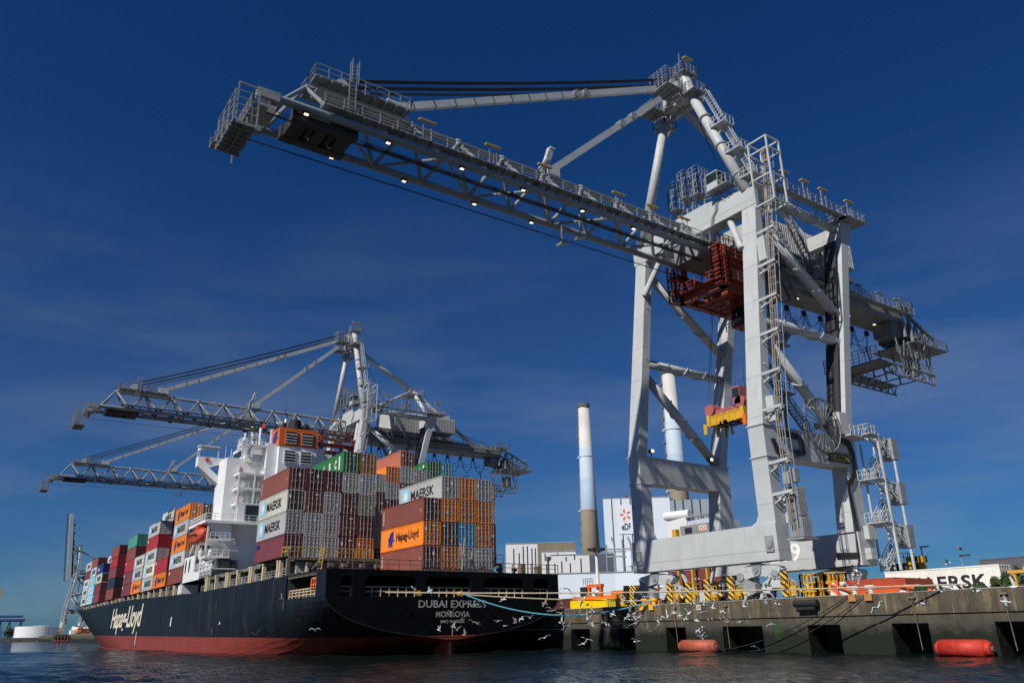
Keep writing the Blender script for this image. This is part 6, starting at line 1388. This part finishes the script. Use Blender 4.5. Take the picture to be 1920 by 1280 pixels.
bush(-31.9, 70.2, 5.0, 1.25, .8, 1.15, 2600, 'large green bush right of the white container on the quay edge'); bush(-29.6, 70.6, 5.0, 1.3, .8, .9, 2000, 'green bush at the far right end of the quay'); bush(-33.9, 70.4, 5.0, .7, .6, .5, 900, 'low green bush under the white container corner'); bush(-38.6, 69.9, 5.0, .7, .5, .55, 900, 'small green tuft beside the lying striped barrier')
tag(MB().box(-36, -27, 69.3, 71.5, 4.945, 5.0).build('grass', LEAF, None), 'thin grass strip along the quay edge', 'grass', kind='stuff')
# ---------------------------------------------------------------- gulls
GW = flat('gull_white', (0.68, 0.68, 0.66)); GG = flat('gull_grey', (0.26, 0.27, 0.29)); GB = flat('gull_black', (0.02, 0.02, 0.02)); GY = flat('gull_beak', (0.55, 0.36, 0.03)); GM = flat('gull_brown', (0.21, 0.18, 0.15))
def gull_mesh(a_in, a_out, sweep, young):
    m = MB(); mi = []
    prof = [(-.33, .02, .012, .0), (-.24, .07, .02, .0), (-.16, .05, .045, 0), (-.04, .075, .08, -.01), (.06, .08, .085, -.01), (.15, .06, .065, .01), (.2, .042, .045, .03), (.245, .045, .048, .04), (.28, .03, .034, .038), (.3, .012, .014, .03), (.36, .004, .005, .02)]
    n = 8
    for x, ry, rz_, zc in prof:
        for i in range(n): t = 2*math.pi*i/n; m.v.append((x, ry*math.cos(t), zc + rz_*math.sin(t)))
    for j in range(len(prof) - 1):
        for i in range(n): m.f.append((j*n + i, j*n + (i+1) % n, (j+1)*n + (i+1) % n, (j+1)*n + i)); mi.append(3 if j >= 9 else 0)
    for s in (-1, 1):
        st = []; y, z = .03, .05
        segs = [(0, .20, .0), (.16, .21, a_in), (.16, .19, a_in), (.18, .15, a_out), (.16, .09, a_out), (.08, .02, a_out)]; x = .08
        for d, ch, an in segs:
            y += d*math.cos(R(an)); z += d*math.sin(R(an)); st.append((x, y, z, ch)); x += d * (.12 if an == a_in else -sweep)
        k = len(m.v)
        for (x, y, z, ch) in st: m.v += [(x, s*y, z), (x - ch, s*y, z - .015), (x - ch, s*y, z - .03), (x, s*y, z - .028)]
        for i in range(len(st) - 1):
            for j in range(4):
                f = (k + 4*i + j, k + 4*i + (j+1) % 4, k + 4*(i+1) + (j+1) % 4, k + 4*(i+1) + j); m.f.append(f if s < 0 else f[::-1]); mi.append(2 if i >= 4 else (1 if j == 0 else 0))
    me = m.mesh('gull')
    for mt_ in (GM if young else GW, GM if young else GG, GB, GY): me.materials.append(mt_)
    for p_, q in zip(me.polygons, mi): p_.material_index = q; p_.use_smooth = True
    return me
POSES = [(48, 20, .5, 'with wings raised high'), (62, 62, .2, 'with wings straight up'), (18, -12, .6, 'gliding on arched wings'), (-12, -38, .5, 'with wings pushed down'), (30, -30, .9, 'with wings half folded'), (5, 5, .4, 'with wings spread flat')]
GM_ = [(gull_mesh(a, b, c, y), ('young brown gull ' if y else 'white and grey gull ') + d) for a, b, c, d in POSES for y in (0, 1)]
def where(p):
    x, y, z = p
    if x < -84: return 'flying beside the dark ship hull'
    if z < 2.6: return 'flying low in front of the quay recesses'
    if z < 4.9: return 'flying in front of the stained quay wall'
    if x > -45: return 'flying above the bare end of the quay'
    return 'flying among the flock by the crane bogies'
GPOS = [(-53.7, 40.4, 4.51), (-58.9, 44.8, 4.35), (-55.7, 42.6, 3.96), (-53.2, 41.8, 4.21), (-53.6, 41.9, 3.73), (-46.3, 36.7, 5.3), (-45.2, 36.7, 4.64), (-55.1, 45.4, 4.72), (-47.8, 39.7, 4.71), (-47.8, 39.1, 3.6), (-56.5, 47.7, 3.93), (-49.4, 43.0, 3.56), (-56.2, 44.0, 3.05), (-51.3, 40.9, 2.73), (-53.6, 42.2, 2.49), (-52.3, 39.2, 1.92), (-52.1, 43.9, 2.93), (-54.9, 46.4, 2.77), (-50.2, 43.4, 2.96), (-52.6, 46.0, 2.8), (-51.4, 45.6, 3.6), (-45.3, 37.8, 3.19), (-53.9, 44.8, 1.69), (-52.1, 42.9, 1.42), (-47.7, 40.8, 4.93), (-43.3, 39.4, 4.58), (-53.1, 48.4, 4.72), (-48.0, 44.6, 4.46), (-50.8, 47.4, 3.63), (-53.1, 48.7, 3.26), (-51.0, 47.1, 3.4), (-53.2, 49.6, 3.19), (-47.0, 43.9, 2.85), (-51.5, 48.6, 3.35), (-47.2, 44.9, 6.06), (-52.7, 50.5, 5.06), (-51.6, 50.3, 4.98), (-42.5, 41.8, 4.0), (-43.3, 41.8, 2.27), (-44.9, 42.0, 1.61), (-53.9, 49.9, 3.88), (-46.3, 45.6, 2.98), (-48.4, 47.8, 2.72), (-44.6, 44.2, 3.23), (-46.8, 46.7, 3.29), (-45.2, 45.6, 3.24), (-44.1, 45.8, 3.33), (-46.4, 48.8, 3.11), (-46.2, 49.0, 3.51), (-49.3, 53.2, 3.0), (-46.5, 50.9, 3.61), (-49.0, 54.0, 4.27), (-48.9, 52.4, 4.37), (-50.1, 54.3, 4.93), (-45.7, 51.3, 3.9), (-40.5, 45.1, 2.97), (-47.2, 54.1, 3.65), (-48.3, 55.3, 2.83), (-47.4, 54.8, 3.08), (-43.9, 50.8, 2.83), (-44.7, 53.1, 2.83), (-39.1, 47.3, 3.99), (-45.5, 54.9, 4.02), (-41.6, 52.8, 4.14), (-38.1, 49.6, 3.96), (-36.4, 46.4, 2.62), (-45.4, 55.5, 0.95), (-49.8, 54.5, 2.46), (-40.4, 43.6, 2.25), (-47.9, 52.1, 1.82), (-43.7, 47.6, 1.66), (-42.1, 43.4, 4.2), (-42.4, 46.2, 5.87), (-47.5, 51.8, 5.87), (-48.1, 53.5, 5.79), (-39.0, 43.8, 4.92), (-44.9, 50.8, 5.01), (-38.5, 44.3, 5.17), (-45.1, 52.9, 5.43), (-40.7, 48.5, 5.34), (-46.8, 54.9, 4.6), (-46.9, 56.8, 6.74), (-43.0, 50.2, 6.29), (-45.5, 58.3, 6.48), (-38.2, 50.0, 5.76), (-36.4, 46.7, 5.1), (-41.8, 53.1, 5.21), (-36.0, 46.1, 4.58), (-36.8, 48.9, 6.28), (-38.4, 51.8, 5.68), (-40.7, 54.2, 5.11), (-35.9, 48.7, 4.54), (-34.1, 47.8, 6.02), (-41.7, 58.5, 6.45), (-36.7, 51.2, 5.23), (-42.1, 60.1, 6.24), (-49.3, 52.9, 5.57), (-44.4, 46.1, 5.32), (-45.7, 46.7, 6.39), (-46.3, 47.5, 3.56), (-20.9, 34.1, 3.2), (-26.4, 47.9, 3.58), (-24.7, 47.0, 4.17), (-25.7, 49.8, 4.44), (-21.9, 45.2, 4.06), (-22.1, 48.5, 3.54), (-18.7, 42.2, 4.07), (-24.0, 48.5, 6.54), (-24.9, 48.6, 5.77), (-25.2, 39.5, 4.96), (-28.2, 44.3, 4.72), (-28.2, 42.4, 5.28), (-30.9, 47.1, 4.82), (-25.1, 39.6, 5.16), (-32.1, 50.1, 6.29), (-26.6, 45.1, 5.69), (-63.7, 39.6, 8.79), (-60.4, 33.5, 5.76), (-61.9, 32.7, 5.96), (-57.0, 38.6, 4.95), (-59.4, 37.3, 4.53), (-64.2, 39.0, 3.55), (-59.1, 34.9, 3.9), (-61.1, 34.8, 2.65), (-68.0, 40.3, 2.9), (-53.7, 32.1, 2.62), (-63.6, 38.8, 2.2), (-66.3, 41.4, 3.3), (-58.1, 36.8, 3.07), (-55.7, 37.1, 3.23), (-65.9, 44.8, 2.93), (-55.2, 38.5, 3.1), (-53.9, 38.2, 3.35), (-58.0, 42.0, 3.47), (-73.1, 25.3, 5.56), (-61.2, 19.5, 2.58), (-64.3, 25.2, 2.82)]
for i, p in enumerate(GPOS):
    me, lb2 = GM_[random.choice((0, 0, 2, 4, 4, 6, 8, 8, 10, 1, 3, 5, 9)) % 12]
    o = bpy.data.objects.new('gull', me); col.objects.link(o); o.location = p
    o.rotation_euler = (random.uniform(-.55, .55), random.uniform(-.35, .25), random.uniform(0, 6.28) if random.random() < .4 else random.uniform(2.6, 4.2)); s = random.uniform(.6, .92) ; o.scale = (s, s, s)
    tag(o, lb2 + ' ' + where(p), 'gull', 'gulls flocking by the quay')
# ---------------------------------------------------------------- far left background
def tank(x, y, r, h, label):
    p = empty('storage_tank', (x, y, 3.6), label, 'tank', 'white storage tanks'); m = MB().tube((x, y, 3.6), (x, y, 3.6 + h), r, 48); b_ = m.build('shell', WHT, p)
    MB().tube((x, y, 3.6 + h), (x, y, 3.6 + h + 1.0), r, 48, r*.1).build('roof', WHT, p)
    m = MB(); n = 24
    for i in range(n): a0, a1 = 2*math.pi*i/n, 2*math.pi*(i+1)/n; m.bar((x + r*math.cos(a0), y + r*math.sin(a0), 3.6 + h + .3), (x + r*math.cos(a1), y + r*math.sin(a1), 3.6 + h + .3), .25)
    m.build('rim', CRD, p)
    m = MB()
    for i in range(12): a = R(190 + i*7); q = (x + (r + .4)*math.cos(a), y + (r + .4)*math.sin(a)); m.box(q[0] - .5, q[0] + .5, q[1] - .8, q[1] + .8, 3.6 + i*h/12, 4.1 + i*h/12)
    m.build('spiral_stair', CRD, p)
tank(-925, 84, 20.5, 9.8, 'wide low white storage tank on the far left shore'); tank(-935, 128, 15, 9.5, 'smaller white storage tank beyond the ship bow'); tank(-930, 38, 10, 7, 'small grey white tank at the left picture edge')
p = empty('blue_unloader', (-998, 60, 3.6), 'blue quay unloader with yellow arms far off at the left edge', 'crane')
BLUE = mat('unloader_blue', (0.03, 0.12, 0.33), .5, .1); YL = mat('unloader_yellow', (.50, .42, .24), .5, .1)
m = MB()
for y in (52, 60, 70): m.bar((-998, y, 3.6), (-998, y + 3, 20), .9).bar((-998, y + 6, 3.6), (-998, y + 3, 20), .9)
m.bar((-998, 50, 20), (-998, 76, 20), 1.4).box(-1001, -995, 52, 76, 20, 22).bar((-998, 56, 8), (-998, 74, 14), .8).build('portal', BLUE, p)
MB().tube((-998, 52, 24.5), (-998, 74, 24.5), 1.2, 10).build('arm', BLUE, p)
MB().bar((-998, 49.5, 21), (-998, 49.5, 51), 2.4).bar((-998, 48, 22.6), (-998, 79, 22), 1.6).build('outer_arm', YL, p)
for (x, y, hh, lab) in ((-845, 86, 24, 'thin tall light pole on the far shore left of the raised crane'), (-860, 96, 20, 'shorter thin light pole on the far shore')):
    p = empty('light_pole', (x, y, 3.6), lab, 'light pole'); MB().tube((x, y, 3.6), (x, y, hh), .22, 8).build('pole', CRD, p); MB().box(x - .4, x + .4, y - 1.2, y + 1.2, hh, hh + .4).build('lamp_head', CRD, p)
# mooring dolphin with red buffers
p = empty('mooring_dolphin', (-647, 73, 0), 'timber mooring dolphin with red buffers on the far water', 'mooring dolphin')
m = MB()
for i in range(10): m.tube((-649 + (i % 2)*3, 68 + i*1.05, -1), (-648.5 + (i % 2)*2, 68.2 + i*1.0, 4.6), .35, 8)
m.box(-650, -645, 67.5, 78.5, 3.4, 3.9).box(-649, -646, 69, 77, 4.4, 5); m.build('pile_group', mat('old_timber', (.11, .09, .05), .8, .3), p)
for y in (68, 70.5, 73, 75.5, 78): MB().tube((-644.6, y, .7), (-644.6, y + 1.1, .7), .6, 12).build('buffer', REDL, p)
# lighter with containers behind the bow
p = empty('container_barge', (-690, 96, 0), 'dark barge carrying small containers beyond the ship bow', 'barge')
MB().hexa([(-700, 84, -1), (-684, 83, -1), (-684, 140, -1), (-700, 140, -1), (-700, 82, 3.6), (-683, 81, 3.6), (-683, 140, 3.6), (-700, 140, 3.6)]).build('barge_hull', mat('barge_hull', (.06, .062, .06), .6, .2), p)
MB().rail([(-683.2, 82, 3.6), (-683.2, 104, 3.6)], 1.0, 2.2, .14).build('railing', CRD, p)
MB().box(-698, -688, 83, 86, 3.6, 8.0).build('wheelhouse', WHT, p)
for j, (codes) in enumerate(('Gor', 'orG', 'rOB', 'cuB', 'Bcn')):
    for t, c in enumerate(codes[:2]):
        container(Vector((-687, 87.6 + j*2.6, 3.65 + t*2.6)), 0, c, f"{COLS[c][1]} container, {'upper' if t else 'lower'} tier, {['first', 'second', 'third', 'fourth', 'fifth'][j]} on the distant barge", None, 0, .9, 'containers on the distant barge')
p = empty('work_boat', (-205, -38, 0), 'dark grey work boat bow at the left picture edge', 'boat') if False else None
# tree belt and sheds on the far shore
CROWN = mat('far_tree_leaf', (.03, .045, .02), .9, .5, .3)
for i, (x, y, r_) in enumerate(((-960, 62, 5), (-955, 70, 4), (-1010, 84, 6), (-1040, 110, 6), (-1060, 138, 5))):
    p = empty('tree', (x, y, 3.6), ['round dark tree between the blue unloader and tank', 'low dark tree in front of the blue unloader', 'dark tree behind the wide tank', 'dark tree behind the raised crane', 'dark tree beyond the small tank'][i], 'tree', 'trees on the far shore')
    MB().tube((x, y, 3.6), (x, y, 3.6 + r_*.8), .4, 8, .2).build('trunk', RUSTY, p); m = MB()
    for _ in range(420):
        d = Vector((random.gauss(0, 1), random.gauss(0, 1), random.gauss(0, .8))).normalized() * r_ * random.random() ** .4; q = Vector((x, y, 3.6 + r_)) + d
        u = Vector((random.gauss(0, 1), random.gauss(0, 1), random.gauss(0, 1))).normalized() * .7; v = u.orthogonal().normalized() * .5
        k = len(m.v); m.v += [tuple(q - u), tuple(q + v), tuple(q + u), tuple(q - v)]; m.f.append((k, k+1, k+2, k+3))
    m.build('crown', CROWN, p)
